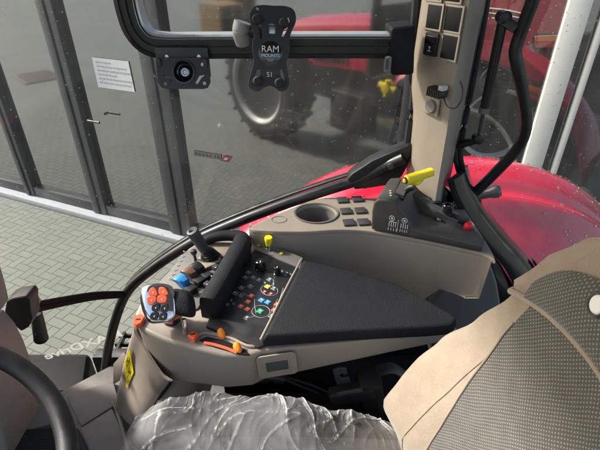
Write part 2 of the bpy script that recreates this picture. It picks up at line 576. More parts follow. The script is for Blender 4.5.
def add_lathe(bm, o, axis, prof, n=24):
    """prof = [(distance along axis, radius), ...]"""
    ax = V(axis).normalized()
    s = ax.cross(V((0, 0, 1)))
    if s.length < 1e-3:
        s = V((1, 0, 0))
    s.normalize()
    w = ax.cross(s)
    o = V(o)
    rings = [[o + ax * h + (s * math.cos(2 * PI * k / n) + w * math.sin(2 * PI * k / n)) * max(r, 1e-5) for k in range(n)] for h, r in prof]
    return add_loft(bm, rings, True)


def lathe(o, axis, prof, n=24):
    return add_lathe(bmesh.new(), o, axis, prof, n)


def prism(pts, ext, bev=0.0, seg=2, ang=28):
    """polygon of 3D points extruded by the vector ext"""
    bm = bmesh.new()
    ext = V(ext)
    add_loft(bm, [[V(p) for p in pts], [V(p) + ext for p in pts]])
    bmesh.ops.recalc_face_normals(bm, faces=bm.faces)
    do_bevel(bm, bev, seg, ang)
    return bm


def plate_mesh(loops, thick, bev, o, e1, e2, smooth=0):
    """flat plate with holes; loops are 2D outlines in metres in the frame (o, e1, e2); grows along +n"""
    cu = bpy.data.curves.new('tmp', 'CURVE')
    cu.dimensions = '2D'
    cu.fill_mode = 'BOTH'
    cu.extrude = max(thick / 2 - bev, 1e-5)
    cu.bevel_depth = bev
    cu.bevel_resolution = 1
    for lp in loops:
        pts = [V((p[0], p[1], 0)) for p in lp]
        if smooth:
            pts = cat(pts, smooth, True)
        s = cu.splines.new('POLY')
        s.points.add(len(pts) - 1)
        for q, p in zip(s.points, pts):
            q.co = (p.x, p.y, 0, 1)
        s.use_cyclic_u = True
    return curve_to_mesh(cu, thick, o, e1, e2)


def curve_to_mesh(cu, thick, o, e1, e2):
    ob = bpy.data.objects.new('tmp', cu)
    COL.objects.link(ob)
    dg = bpy.context.evaluated_depsgraph_get()
    dg.update()
    me = bpy.data.meshes.new_from_object(ob.evaluated_get(dg))
    bpy.data.objects.remove(ob)
    bpy.data.curves.remove(cu)
    a, b, n = frame(e1, e2)
    c = V(o) + n * (thick / 2)
    me.transform(Matrix(((a.x, b.x, n.x, c.x), (a.y, b.y, n.y, c.y), (a.z, b.z, n.z, c.z), (0, 0, 0, 1))))
    if a.cross(b).dot(n) < 0:
        me.flip_normals()
    return me


def text_mesh(body, size, o, e1, e2, thick=.0006, mirror=False, shear=0.0, bold=0.0):
    cu = bpy.data.curves.new('tmp', 'FONT')
    cu.body = body
    cu.size = size
    cu.align_x = 'CENTER'
    cu.align_y = 'CENTER'
    cu.extrude = thick / 2
    cu.shear = shear
    cu.offset = bold
    ob = bpy.data.objects.new('tmp', cu)
    COL.objects.link(ob)
    dg = bpy.context.evaluated_depsgraph_get()
    dg.update()
    me = bpy.data.meshes.new_from_object(ob.evaluated_get(dg))
    bpy.data.objects.remove(ob)
    bpy.data.curves.remove(cu)
    me.materials.clear()
    a, b, n = frame(e1, e2)
    if mirror:
        me.transform(Matrix.Scale(-1, 4, (1, 0, 0)))
        me.flip_normals()
    me.transform(Matrix(((a.x, b.x, n.x, o[0]), (a.y, b.y, n.y, o[1]), (a.z, b.z, n.z, o[2]), (0, 0, 0, 1))))
    return me


def text(name, body, size, o, e1, e2, mat, parent, **kw):
    me = text_mesh(body, size, o, e1, e2, **kw)
    return link_mesh(name, me, mat, parent)


def grid_surface(name, fn, nu, nv, mat, parent, uvf=None, thick=0.0, ang=60):
    bm = bmesh.new()
    vs = [[bm.verts.new(fn(i / nu, j / nv)) for j in range(nv + 1)] for i in range(nu + 1)]
    uvl = bm.loops.layers.uv.new('UVMap') if uvf else None
    for i in range(nu):
        for j in range(nv):
            f = bm.faces.new((vs[i][j], vs[i + 1][j], vs[i + 1][j + 1], vs[i][j + 1]))
            if uvf:
                for lp, (a, b) in zip(f.loops, ((i, j), (i + 1, j), (i + 1, j + 1), (i, j + 1))):
                    lp[uvl].uv = uvf(a / nu, b / nv)
    if thick:
        bmesh.ops.recalc_face_normals(bm, faces=bm.faces)
        bmesh.ops.solidify(bm, geom=bm.faces[:], thickness=thick)
    return obj(name, bm, mat, parent, ang)


def drops(name, parent, n, place, rmin=.0006, rmax=.0019):
    """rain drops: small domes lying on a surface; place() gives (point, normal)"""
    bm = bmesh.new()
    for _ in range(n):
        p, nn = place()
        r = rmin + (rmax - rmin) * random.random() ** 3
        s = nn.cross(V((0.31, .2, .93))).normalized()
        w = nn.cross(s)
        rings = []
        for h, k in ((0, 1), (.35, .85), (.55, .5)):
            rings.append([p + nn * h * r + (s * math.cos(q * PI / 3.5) + w * math.sin(q * PI / 3.5) * 1.15) * r * k for q in range(7)])
        top = bm.verts.new(p + nn * .62 * r)
        vs = [[bm.verts.new(q) for q in rg] for rg in rings]
        for a, b in zip(vs, vs[1:]):
            for q in range(7):
                bm.faces.new((a[q], a[(q + 1) % 7], b[(q + 1) % 7], b[q]))
        for q in range(7):
            bm.faces.new((vs[-1][q], vs[-1][(q + 1) % 7], top))
        bm.faces.new(vs[0][::-1])
    o = obj(name, bm, DROP, parent, 80)
    return tag(o, kind='stuff')


# ================================================================== THE YARD
WN = V((.398, .917, 0)).normalized()      # away from us, into the building
WA = V((.917, -.398, 0)).normalized()     # along the shopfront, to the right
W0 = V((-1.157, 3.845, 0))                # foot of the third post


def wall(s, off=0.0, z=0.0):
    return W0 + WA * s - WN * off + V((0, 0, z))


def on_wall(u, v, off=0.0):
    return PL(u, v, W0 - WN * off, WN)


def wall_s(p):
    return (p - W0).dot(WA)


PAV = pavers(-math.atan2(WA.y, WA.x))
bm = bmesh.new()
for ring in ([(-60, -60), (60, -60), (60, 60), (-60, 60)],):
    bm.faces.new([bm.verts.new((x * 5, y * 5, 0)) for x, y in ring])
tag(obj('ground', bm, PAV), 'grey green herringbone brick paving of the yard', 'ground', kind='structure')

fac = empty('glass_shopfront', wall(0), 'grey framed glass shopfront mirroring the paved yard and red tractor', 'building')
posts = [(-7.45, .16), (-6.35, .16), (-5.3, .16), (-4.25, .16), (-3.2, .16), (-2.11, .12), (-1.055, .17), (.0, .24), (1.06 + 1.0, .05), (2.90, .11001), (4.6, .14), (5.9, .16)]
ss = [(s, w) for s, w in posts]
for s, w in ss:
    if w in (.11001, .05):
        obj('jamb', box(wall(s, .035, 2.02), (w, .12, 3.88), WA, WN, .004), FRAME_LT if w > .1 else FRAME, fac)
        continue
    b = bmesh.new()
    # a post is two sash profiles side by side with a joint between
    add_box(b, wall(s - w * .26, .045, 2.02), (w * .48, .09, 3.88), WA, WN, .004)
    add_box(b, wall(s + w * .26, .035, 2.02), (w * .46, .08, 3.88), WA, WN, .004)
    add_box(b, wall(s, .015, 2.02), (w * .2, .04, 3.88), WA, WN)
    obj('post', b, FRAME, fac)
for (s0, w0), (s1, w1) in zip(ss, ss[1:]):
    a, c = s0 + w0 / 2, s1 - w1 / 2
    b = box(wall((a + c) / 2, .0, 2.0), (c - a + .02, .02, 3.78), WA, WN)
    obj('pane', b, CGLASS if 2 < a < 2.5 else FGLASS, fac)  # one pane is clear to show the stand-in tractor behind it
    obj('rail', box(wall((a + c) / 2, .03, .13), (c - a - .004, .07, .11), WA, WN, .006), FRAME, fac)
    obj('rail', box(wall((a + c) / 2, .03, 3.86), (c - a - .004, .07, .18), WA, WN, .006), FRAME, fac)
obj('sill', box(wall(-.8, .06, .035), (13.4, .20, .07), WA, WN, .012), CONC, fac)
b = bmesh.new()
add_box(b, wall(-.8, -.05, 4.35), (13.4, .3, .8), WA, WN, .01)
obj('fascia', b, FRAME, fac)
# white vertical strip further right along the shopfront
obj('cover_strip', box(wall(wall_s(on_wall(588, 60)), .06, 2.06), (.035, .05, 3.8), WA, WN, .004), FRAME_LT, fac)
# lever handle on the post beside the notice
hp = on_wall(92, 119, .09)
b = tube([hp, hp - WN * .05], .012, smooth=0)
add_tube(b, [hp - WN * .05, hp - WN * .05 + WA * .14], .011, smooth=0)
obj('handle', b, BLACK, fac)

# notice and banner sticker
nq = [on_wall(u, v, .016) for u, v in ((92, 57), (128.5, 61.5), (135, 92), (98.5, 87))]
nt_ = empty('paper_notice', nq[3], 'white paper notice with grey lines of print on the shopfront glass', 'notice')
obj('sheet', prism(nq, -WN * .003), WHITE, nt_)
ex = (nq[2] - nq[3]); ey = (nq[0] - nq[3])
b = bmesh.new()
for k in range(6):
    x0 = .08
    while x0 < (.86 if k not in (0, 3) else .45):
        wl = random.uniform(.05, .15)
        c = nq[3] + ex * (x0 + wl / 2) + ey * (.86 - .135 * k) - WN * .0045
        add_box(b, c, (ex.length * wl, ey.length * .045, .001), ex, ey)
        x0 += wl + .025
obj('print', b, GREY_PRINT, nt_)
sq = [on_wall(u, v, .016) for u, v in ((194, 150.5), (221, 155), (221, 160), (194, 155.5))]
stk = empty('banner_sticker', sq[3], 'narrow pale banner sticker with a red emblem low on the shopfront glass', 'sticker')
obj('strip', prism(sq, -WN * .003), GREY_PL, stk)
ex = sq[2] - sq[3]; ey = sq[0] - sq[3]
b = bmesh.new()
for k in range(7):
    c = sq[3] + ex * (.09 + k * .135) + ey * .5 - WN * .0045
    add_box(b, c, (ex.length * .08, ey.length * .5, .001), ex, ey)
    add_box(b, c - WN * .001, (ex.length * .04, ey.length * .18, .001), ex, ey)
obj('print', b, DGREY, stk)
sq = [on_wall(u, v, .016) for u, v in ((224, 155.5), (232, 157), (228.5, 162), (220.5, 160.5))]
obj('emblem', prism(sq, -WN * .0035), DRED, stk)
cc = sum(sq, V()) / 4
obj('emblem_star', prism([cc + (q - cc) * .4 for q in sq], -WN * .006), GREY_PRINT, stk)


def mirror_pt(u, v, t):
    p = CAM + ray(u, v) * t
    return p - WN * (2 * (p - W0).dot(WN))


# drain grate in the yard on our side
dg_ = mirror_pt(40, 77, 10.2)
b = bmesh.new()
for k in range(12):
    add_box(b, (dg_.x - .5 + k * .09, dg_.y, .012), (.05, .75, .02), bev=.004)
for s in (-1, 1):
    add_box(b, (dg_.x, dg_.y + s * .4, .012), (1.12, .06, .024), bev=.004)
tag(obj('drain_grate', b, RUST), 'rusty iron drain grate set in the brick paving', 'drain')
# stacked timber on our side of the yard
for q, (u, v, t, sx, sy, sz) in enumerate(((222, 14, 15.0, 1.2, 1.0, .9), (236, 8, 16.5, 1.2, 1.0, 1.3))):
    p = mirror_pt(u, v, t)
    st = empty('timber_pallet_stack', (p.x, p.y, 0), ('low' if q == 0 else 'tall') + ' stack of brown timber pallets standing in the yard', 'pallet stack', 'pallet stacks in the yard')
    n = int(sz / .15)
    for k in range(n):
        b = bmesh.new()
        for i in range(6):
            add_box(b, (p.x - sx / 2 + sx * (i + .5) / 6, p.y, .13 + k * .15), (sx / 7.5, sy, .025))
        for i in (-1, 0, 1):
            add_box(b, (p.x, p.y + i * (sy / 2 - .06), .06 + k * .15), (sx, .09, .1))
        obj('pallet', b, WOOD, st)

# ================================================================== TRACTOR OUTSIDE THE CAB
YC = .30   # tractor centre line


def make_wheel(root, c, Rr, rim, w, lugs, side=1):
    wl = bpy.data.objects.new('wheel', None)
    COL.objects.link(wl)
    wl.parent = root
    wl.location = V(c) - V(root.location)
    o = V(c) - V((0, w / 2, 0))
    prof = [(.06 * w, rim), (.0, rim * 1.12), (-.01, Rr * .82), (.08 * w, Rr * .95), (.5 * w, Rr * .965), (.92 * w, Rr * .95),
            (w + .01, Rr * .82), (w, rim * 1.12), (.94 * w, rim)]
    b = bmesh.new()
    add_lathe(b, o, (0, 1, 0), prof, 48)
    for k in range(lugs):
        for s in (-1, 1):
            a = 2 * PI * (k + (.5 if s > 0 else 0)) / lugs
            a2 = a + .20
            p0 = V(c) + V((math.cos(a) * Rr * .97, s * .02 * w, math.sin(a) * Rr * .97))
            p1 = V(c) + V((math.cos(a2) * Rr * .955, s * .5 * w, math.sin(a2) * Rr * .955))
            d = p1 - p0
            rad = (V((p0.x, 0, p0.z)) - V((c[0], 0, c[2]))).normalized()
            add_box(b, (p0 + p1) / 2, (d.length, .05, .06), d, d.cross(rad), .01, 1)
    obj('tyre', b, RUBBER, wl)
    yo = w / 2 + w / 2 * side
    s = side
    base = V((c[0], c[1] + s * w / 2, c[2]))
    prof = [(-w * .85, rim * 1.0), (-.02, rim * .98), (.012, rim * 1.06), (.016, rim * 1.03), (-.03, rim * .93), (-.10 * 1, rim * .82), (-.13, rim * .5), (-.09, rim * .3),
            (-.04, rim * .26), (-.03, rim * .1), (-.03, 0)]
    obj('rim', lathe(base, (0, s, 0), prof, 48), CREAM, wl)
    b = bmesh.new()
    for k in range(8):
        a = 2 * PI * k / 8
        add_lathe(b, base + V((math.cos(a) * rim * .38, -s * .12, math.sin(a) * rim * .38)), (0, s, 0), [(0, .022), (.04, .02), (.042, 0)], 8)
    obj('wheel_nut', b, SILVER, wl)
    return wl


tr = empty('red_tractor', (-1.6, YC, 0), 'red tractor carrying the cab, seen mirrored in the shopfront glass', 'tractor')
make_wheel(tr, (-2.82, YC + 1.03, .80), .80, .52, .46, 20)
make_wheel(tr, (-2.82, YC - 1.03, .80), .80, .52, .46, 20, -1)
make_wheel(tr, (.65, YC + 1.34, .82), .82, .48, .46, 22)
make_wheel(tr, (.65, YC - 1.34, .82), .82, .48, .46, 22, -1)
rings = []
for x, hw, zb, zt in ((-3.35, .26, 1.0, 1.42), (-3.3, .32, .95, 1.52), (-2.9, .37, .98, 1.63), (-2.2, .40, 1.05, 1.72), (-1.5, .43, 1.1, 1.79), (-1.05, .44, 1.12, 1.82)):
    sec = []
    for yy, zz in ((-1, 0), (-1, .55), (-.92, .82), (-.6, .97), (0, 1.0), (.6, .97), (.92, .82), (1, .55), (1, 0)):
        sec.append((x, YC + yy * hw, zb + (zt - zb) * zz))
    rings.append(sec)
hood = obj('hood', loft(rings), RED, tr, 40)
b = bmesh.new()
for s in (-1, 1):
    for k in range(9):
        add_box(b, (-2.55 + .09 * k, YC + s * .41, 1.22), (.05, .02, .2), bev=.004)
obj('side_grille', b, BLACK, hood)
for s in (-1, 1):
    b = bmesh.new()
    for zz in (1.44, 1.47, 1.50):
        add_box(b, (-1.75, YC + s * .428, zz), (.9, .02, .008))
    obj('decal_line', b, WHITE, hood)
b = box((-1.95, YC, .78), (2.7, .42, .56), bev=.04)
add_box(b, (-2.82, YC, .75), (.3, 1.7, .16), bev=.03)
add_box(b, (.2, YC, .78), (2.2, .5, .5), bev=.05)
add_box(b, (.65, YC, .82), (.3, 2.2, .3), bev=.03)
obj('chassis', b, DGREY, tr)
b = bmesh.new()
add_tube(b, [(-1.25, YC + .62, 1.2), (-1.25, YC + .62, 2.3), (-1.28, YC + .62, 2.75)], .055)
obj('exhaust', b, BLACK, tr)
# lower cab shell below the glass
b = bmesh.new()
add_box(b, (-.05, 1.215, 1.02), (1.5, .05, .38), bev=.012)
add_box(b, (.6, YC, 1.06), (.2, 1.8, .3), bev=.02)
add_box(b, (-.1, -.62, 1.02), (1.4, .05, .3), bev=.012)
obj('cab_sill', b, BLACK, tr)
obj('firewall', box((-1.12, YC, 1.55), (.06, 1.7, .8), bev=.015), BLACK, tr)
# black fuel tank ahead of the cab with ribbed step
tk = [P(30, 362, z=1.0), P(89, 354, z=1.0), P(92, 392, z=1.0), P(28, 398, z=1.0)]
b = prism([V((-1.50, 1.19, 1.0)), V((-.875, 1.19, 1.0)), V((-.94, 1.41, 1.0)), V((-1.50, 1.41, 1.0))], (0, 0, -.5), .035, 3)
obj('fuel_tank', b, BLACK_FLAT, tr)
b = bmesh.new()
for k in range(7):
    add_box(b, (-.82 + .055 * k, 1.40, 1.0), (.012, .24, .03))
for k in range(5):
    add_box(b, (-.655, 1.29 + .055 * k, .995), (.38, .01, .02))
obj('tread_grille', b, BLACK, tr)
yp = mirror_pt(389, 86, 5.02)
b = bmesh.new()
yc = V((-.53, 1.53, 1.22))
add_tube(b, [yc + V((-.11, 0, .02)), yc + V((.11, 0, -.01))], .035, smooth=0)
add_tube(b, [yc + V((0, 0, .08)), yc + V((0, 0, -.09))], .035, smooth=0)
add_lathe(b, yc - V((0, .07, 0)), (0, 1, 0), [(0, .05), (.12, .05), (.125, 0)], 16)
obj('battery_switch', b, YELLOW, tr)
b = tube([yc + V((0, -.03, 0)), yc + V((0, -.2, -.02)), (yc.x, 1.22, 1.1)], .02, 10, 4)
obj('switch_bracket', b, BLACK, tr)
# round slatted vent on the far rear quarter
vp = mirror_pt(494, 80, 3.75)

# added red tractor behind the clear pane stands in for the mirrored fender
pk = empty('reflection_stand_in', (2.4, 4.3, 0), 'added red tractor body with amber tail lamp behind the clear shop pane, standing in for a reflection', 'tractor')
PO = CAM + ray(547, 42) * 3.55
pq = [PL(u, v, PO, WN) for u, v in ((430, -62), (500, -80), (545, -60), (567, -5), (579, 40), (583, 64), (574, 79), (553, 81), (536, 69), (520, 56), (500, 46), (478, 42), (440, 44), (425, 30))]
b = prism(cat(pq, 5, True), WN * .55, .05, 4)
fb = obj('fender', b, RED, pk, 50)
lq = [PL(u, v, PO - WN * .012, WN) for u, v in ((532, 36), (536, 33.5), (556, 32), (561, 36), (561, 47), (556, 50), (536, 51), (532, 48))]
lm_ = obj('tail_lamp', prism(lq, WN * .08, .006, 2), BLACK, fb)
lq = [PL(u, v, PO - WN * .02, WN) for u, v in ((535, 36), (558, 35), (559, 41), (535, 42))]
obj('amber_lens', prism(lq, WN * .03, .003, 1), AMBER, lm_)
lq = [PL(u, v, PO - WN * .02, WN) for u, v in ((535, 42.5), (559, 41.5), (559, 47), (536, 48))]
obj('red_lens', prism(lq, WN * .03, .003, 1), REDLENS, lm_)
for k in range(3):
    b = tube([PL(u, v, PO - WN * .004, WN) for u, v in ((486 + 3 * k, 8 + 5 * k), (505, 10 + 5 * k), (524, 14 + 5 * k))], .006, 6, 4)
    obj('stripe', b, WHITE, fb)
wc = P(492, 122, z=.92)
make_wheel(pk, (wc.x, wc.y + .15, .92), .92, .36, .5, 22, -1)
obj('body_panel', box((wc.x - .6, wc.y + .7, 1.25), (1.6, .5, .9), WA, WN, .06), BLACK, pk)
vp_ = PL(495, 82, PO + WN * .1, WN)
b = lathe(vp_, -WN, [(-.05, .13), (0, .13), (.02, .12), (.02, 0)], 28)
for k in range(6):
    add_box(b, vp_ - WN * .025 + V((0, 0, -.085 + .034 * k)), (.23 * math.cos((k - 2.5) * .42), .02, .014), WA, WN)
obj('air_vent', b, BLACK, pk)

# rear fender seen close through the rear pane
crown = [(-.29, 1.46), (-.24, 1.535), (-.14, 1.60), (-.02, 1.69), (.18, 1.796), (.40, 1.836), (.72, 1.842), (1.0, 1.78), (1.22, 1.655), (1.48, 1.42), (1.62, 1.15)]
fcr = cat([(x, 0, z) for x, z in crown], 8)


def fender_pt(a, w):
    """a runs front to rear along the arch; w runs from the inner wall over the crown to the outer lip"""
    k = min(a * (len(fcr) - 1), len(fcr) - 1.001)
    i = int(k)
    c = fcr[i].lerp(fcr[i + 1], k - i)
    if w < .15:                       # inner wall going down beside the cab
        y, dz = 1.262, -.30 - .16 * (1 - w / .15)
    else:
        q = (w - .15) / .85
        y = 1.262 + .53 * q
        if q < .62:
            t = 1 - q / .62
            dz = -.30 * t ** 1.7
            mid = min(1, max(0, (a - .40) * 6))
            dz += mid * (.030 * math.exp(-((q - .30) / .055) ** 2) - .012 * math.exp(-((q - .40) / .03) ** 2))
        else:
            t = (q - .62) / .38
            dz = -.13 * t ** 2.4
    n = V((c.x - .62, 0, .75)).normalized()
    return V((c.x, y, c.z)) + V((n.x * dz * .25, 0, dz))


fen = empty('rear_fender', (.8, 1.5, 1.5), 'wet glossy red rear fender bulging outside the rear cab window', 'fender')
grid_surface('fender_skin', fender_pt, 90, 80, RED, fen, thick=.006, ang=50)
b = bmesh.new()
for a0 in (0,):
    pts = [fender_pt(.08 + .84 * i / 24, 1.0) - V((0, -.006, .02)) for i in range(25)]
    add_tube(b, pts, .012, 8, 1)
obj('edge_strip', b, BLACK, fen)
# tail-lamp cluster on the outer rear quarter of the fender
tl = fender_pt(.74, .97)
lb = box(tl + V((.06, .05, -.09)), (.36, .07, .15), (1, 0, -.12), (0, 1, 0), .02, 3)
lamp = obj('tail_lamp', lb, BLACK, fen)
obj('amber_lens', box(tl + V((.06, .092, -.06)), (.27, .03, .05), (1, 0, -.12), (0, 1, 0), .01), AMBER, lamp)
obj('red_lens', box(tl + V((.06, .092, -.115)), (.27, .03, .04), (1, 0, -.12), (0, 1, 0), .01), REDLENS, lamp)


def fender_place():
    a, w = random.uniform(.15, .85), random.uniform(.17, .9)
    p = fender_pt(a, w)
    n = (fender_pt(a + .01, w) - p).cross(fender_pt(a, w + .01) - p).normalized()
    if n.z < 0:
        n = -n
    return p + n * .0035, n


drops('raindrops', fen, 1300, fender_place, .0012, .0055)

# ================================================================== CAB SHELL
WY = 1.21   # plane of the right-hand glass
FZ = 1.22   # cab floor
FT = FZ
b = prism([V((-1.1, -.55, FT)), V((-.62, -.55, FT)), V((.55, -.55, FT)), V((.55, 1.18, FT)), V((-.66, 1.18, FT)), V((-1.1, .80, FT))], (0, 0, -.06), .004)
tag(obj('floor', b, FLOORM), 'dusty grey ribbed cab floor', 'floor', kind='structure')
rf = empty('cab_roof', (0, YC, 2.98), 'pale cab roof lining over the driver seat', 'roof')
obj('headliner', box((.05, YC, 3.02), (1.9, 1.9, .06), bev=.02), HEADL, rf)
obj('roof_skin', box((.05, YC, 3.10), (2.0, 2.0, .09), bev=.035), RED, rf)

# --- lower window frame: black tube sweeping down to the floor
tubepts = [P(404, 158, y=1.15), P(388, 165, y=1.165), P(360, 179, y=1.175), P(325, 190.5, y=1.175), P(285, 204, y=1.175), P(240, 221, y=1.175), P(195, 241, y=1.175), P(152, 269, y=1.175),
           P(128, 291, y=1.175), P(116, 318, y=1.175), P(108, 350, y=1.165), P(105, 372, y=1.15), P(104.5, 376, y=1.15)]
wf = empty('window_frame', tubepts[9], 'black tube frame sweeping from the pillar down to the floor under the side window', 'window frame')
obj('frame_tube', tube(tubepts, .0165, 18, 8), BLACK_MET, wf)
up = [p + V((0, .032, .012)) for p in tubepts[1:-2]]
obj('rubber_seal', tube(up, .0075, 10, 8), RUBBER, wf)
up = [p + V((0, .022, .014)) for p in tubepts[1:-2]]
obj('trim_strip', tube(up, .0045, 8, 8), DGREY, wf)

# black corner casting at the foot of the pillar
cc_ = [(347, 180), (352, 174), (372, 161), (395, 151), (412, 144), (414, 150), (408, 166), (402, 177), (390, 185), (372, 188), (355, 190)]
cq = [P(u, v, y=1.16) for u, v in cc_]
b = prism(cq, (0, .045, 0), .006, 2)
o = obj('corner_casting', b, BLACK_MET, wf)
hp = P(391, 165, y=1.155)
obj('bolt', lathe(hp, (-.2, -1, .1), [(0, .012), (.006, .012), (.008, .008), (.012, .007), (.012, 0)], 18), DGREY, o)

# --- glass
def pane(name, outline, label, nd_, frame_pts=None):
    root = empty(name, sum(outline, V()) / len(outline), label, 'window')
    obj('glass_pane', prism(outline, (0, .005, 0)), GLASS, root)
    return root


po = [p + V((0, WY - p.y, .015)) for p in cat(tubepts[1:-1], 4)]
outl = [V((p.x, WY, p.z)) for p in po] + [V((-1.16, WY, 1.20)), V((-1.16, WY, 2.95)), V((.36, WY, 2.95))]
sw = pane('side_window', outl, 'rain-speckled side window ahead of the beige pillar', 0)


def side_place():
    while True:
        x, z = random.uniform(-1.2, .34), random.uniform(1.4, 2.6)
        if z > 1.75 + (x + .42) * .46 and z > 1.35:
            return V((x, WY + .0055, z)), V((0, 1, 0))


drops('raindrops', sw, 3200, side_place, .0004, .0018)
ro = [V((.40, WY, 2.95)), P(486, 0, y=WY), P(472, 80, y=WY), P(459, 148, y=WY), P(463, 172, y=WY), P(476, 202, y=WY), P(500, 232, y=WY), P(530, 268, y=WY), P(560, 320, y=WY),
      V((1.25, WY, 1.62)), V((1.42, WY, 2.95))]
rw = pane('rear_window', ro, 'rain-speckled rear side window between the beige pillar and the seat', 0)


def rear_place():
    return V((random.uniform(.46, 1.2), WY + .0055, random.uniform(1.95, 2.6))), V((0, 1, 0))


drops('raindrops', rw, 1500, rear_place, .0005, .0019)
# mirrored lettering stuck on the outside of the side window
t0, t1 = P(45, 357, y=WY + .006), P(112, 336, y=WY + .006)
e1 = (t1 - t0).normalized()
n_ = V((0, -1, 0))
e2 = n_.cross(e1).normalized()
if e2.z < 0:
    e2 = -e2
lt = text_mesh('MAXDrive', .047, (0, 0, 0), (1, 0, 0), (0, 1, 0), thick=.0006, mirror=True, bold=.0008)
mx = [v.co.x for v in lt.vertices]
wid = max(mx) - min(mx)
full = (t1 - t0).length * 1.13
cen = t0 + e1 * full / 2
lt.transform(Matrix(((e1.x * full / wid, e2.x, 0, cen.x), (e1.y, e2.y, 1, cen.y), (e1.z * full / wid, e2.z, 0, cen.z), (0, 0, 0, 1))))
link_mesh('lettering', lt, DECAL, sw)

# --- rubber door seal + glossy trim behind the pillar
sealp = [P(488, -6, y=1.185), P(480, 42, y=1.185), P(470, 95, y=1.185), P(460.5, 146, y=1.185), P(463, 170, y=1.185), P(476, 200, y=1.185), P(499, 230, y=1.185), P(530, 267, y=1.185), P(548, 296, y=1.185), P(566, 330, y=1.185)]
ds = empty('door_seal', sealp[4], 'black rubber seal with glossy trim curving down behind the beige pillar', 'door seal')
b = tube(sealp, .0085, 10, 8)
add_tube(b, [p + V((-.016, -.012, -.002)) for p in sealp], .006, 10, 8)
obj('seal_lip', b, RUBBER, ds)
Lc = cat([P(u, v, y=1.11) for u, v in ((447, 180), (451, 192), (463, 214), (482, 240), (501, 262), (513, 283), (520, 306))], 8)
Rc = cat([P(u, v, y=1.17) for u, v in ((461, 166), (466, 186), (480, 211), (502, 238), (522, 260), (537, 284), (548, 310))], 8)


def trim_pt(a, w):
    k = min(a * (len(Lc) - 1), len(Lc) - 1.001)
    i = int(k)
    l, r = Lc[i].lerp(Lc[i + 1], k - i), Rc[i].lerp(Rc[i + 1], k - i)
    return l.lerp(r, w) + V((0, -.022, .012)) * math.sin(PI * w)


grid_surface('gloss_trim', trim_pt, 50, 12, BLACK_GL, ds, thick=-.02, ang=60)
# black inner wheel-arch panel below it
arch = [(440, 182), (452, 193), (465, 216), (483, 242), (501, 264), (514, 286), (520, 310), (505, 335), (440, 330), (436, 240)]
o = obj('arch_liner', prism([P(u, v, y=1.12) for u, v in arch], (0, .05, 0), .006), BLACK_GL, ds)
lp = cat([P(u, v, y=1.10) for u, v in ((452, 200), (466, 226), (482, 252), (493, 275), (497, 300))], 6)
obj('liner_rib', tube(lp, .008, 10, 1), BLACK_GL, o)
sk = [P(534, 262, y=1.165), P(540, 270, y=1.165), P(549, 286, y=1.165)]
b = bmesh.new()
for k in range(9):
    p = sk[0].lerp(sk[2], k / 8)
    add_box(b, p, (.004, .02, .03), (1, 0, .6), (0, 1, 0))
obj('seal_rib', b, RUBBER, ds)

# --- beige pillar
Lp, Kp, Rp = (.292, 1.145), (.356, 1.048), (.442, 1.185)
rings = []
for z, dl, dk, dr in ((1.92, .02, .006, -.002), (2.05, .016, .004, -.002), (2.16, .012, .003, 0), (2.24, -.003, .0, 0), (2.30, -.008, 0, 0), (2.6, -.004, 0, 0), (2.97, 0, 0, 0)):
    A, K, Q = V((Lp[0] + dl, Lp[1], z)), V((Kp[0] + dk, Kp[1], z)), V((Rp[0] + dr, Rp[1], z))
    r = [V((A.x, 1.195, z)), A.lerp(K, .0), A.lerp(K, .06) + V((-.004, -.003, 0)), A.lerp(K, .45) + V((-.004, -.002, 0)), A.lerp(K, .82), A.lerp(K, .93) + V((.001, 0, 0)), K.lerp(Q, .03) + V((-.003, 0, 0)), K.lerp(Q, .09) + V((.001, .0, 0)),
         K.lerp(Q, .5), K.lerp(Q, .97), V((Q.x, 1.195, z))]
    rings.append(r)
pil = empty('cab_pillar', (.36, 1.12, 1.92), 'beige plastic cab pillar with black switch pockets and a round socket', 'pillar')
obj('pillar_cover', loft(rings), BEIGE_LT, pil, 50)
fe = (V((Kp[0], Kp[1], 0)) - V((Lp[0], Lp[1], 0))).normalized()
fn = V((fe.y, -fe.x, 0))
if fn.y > 0:
    fn = -fn
fo_ = V((Lp[0], Lp[1], 2.3)) + fn * .0045


def on_pil(u, v, out=0.0):
    return PL(u, v, fo_ + fn * out, fn)


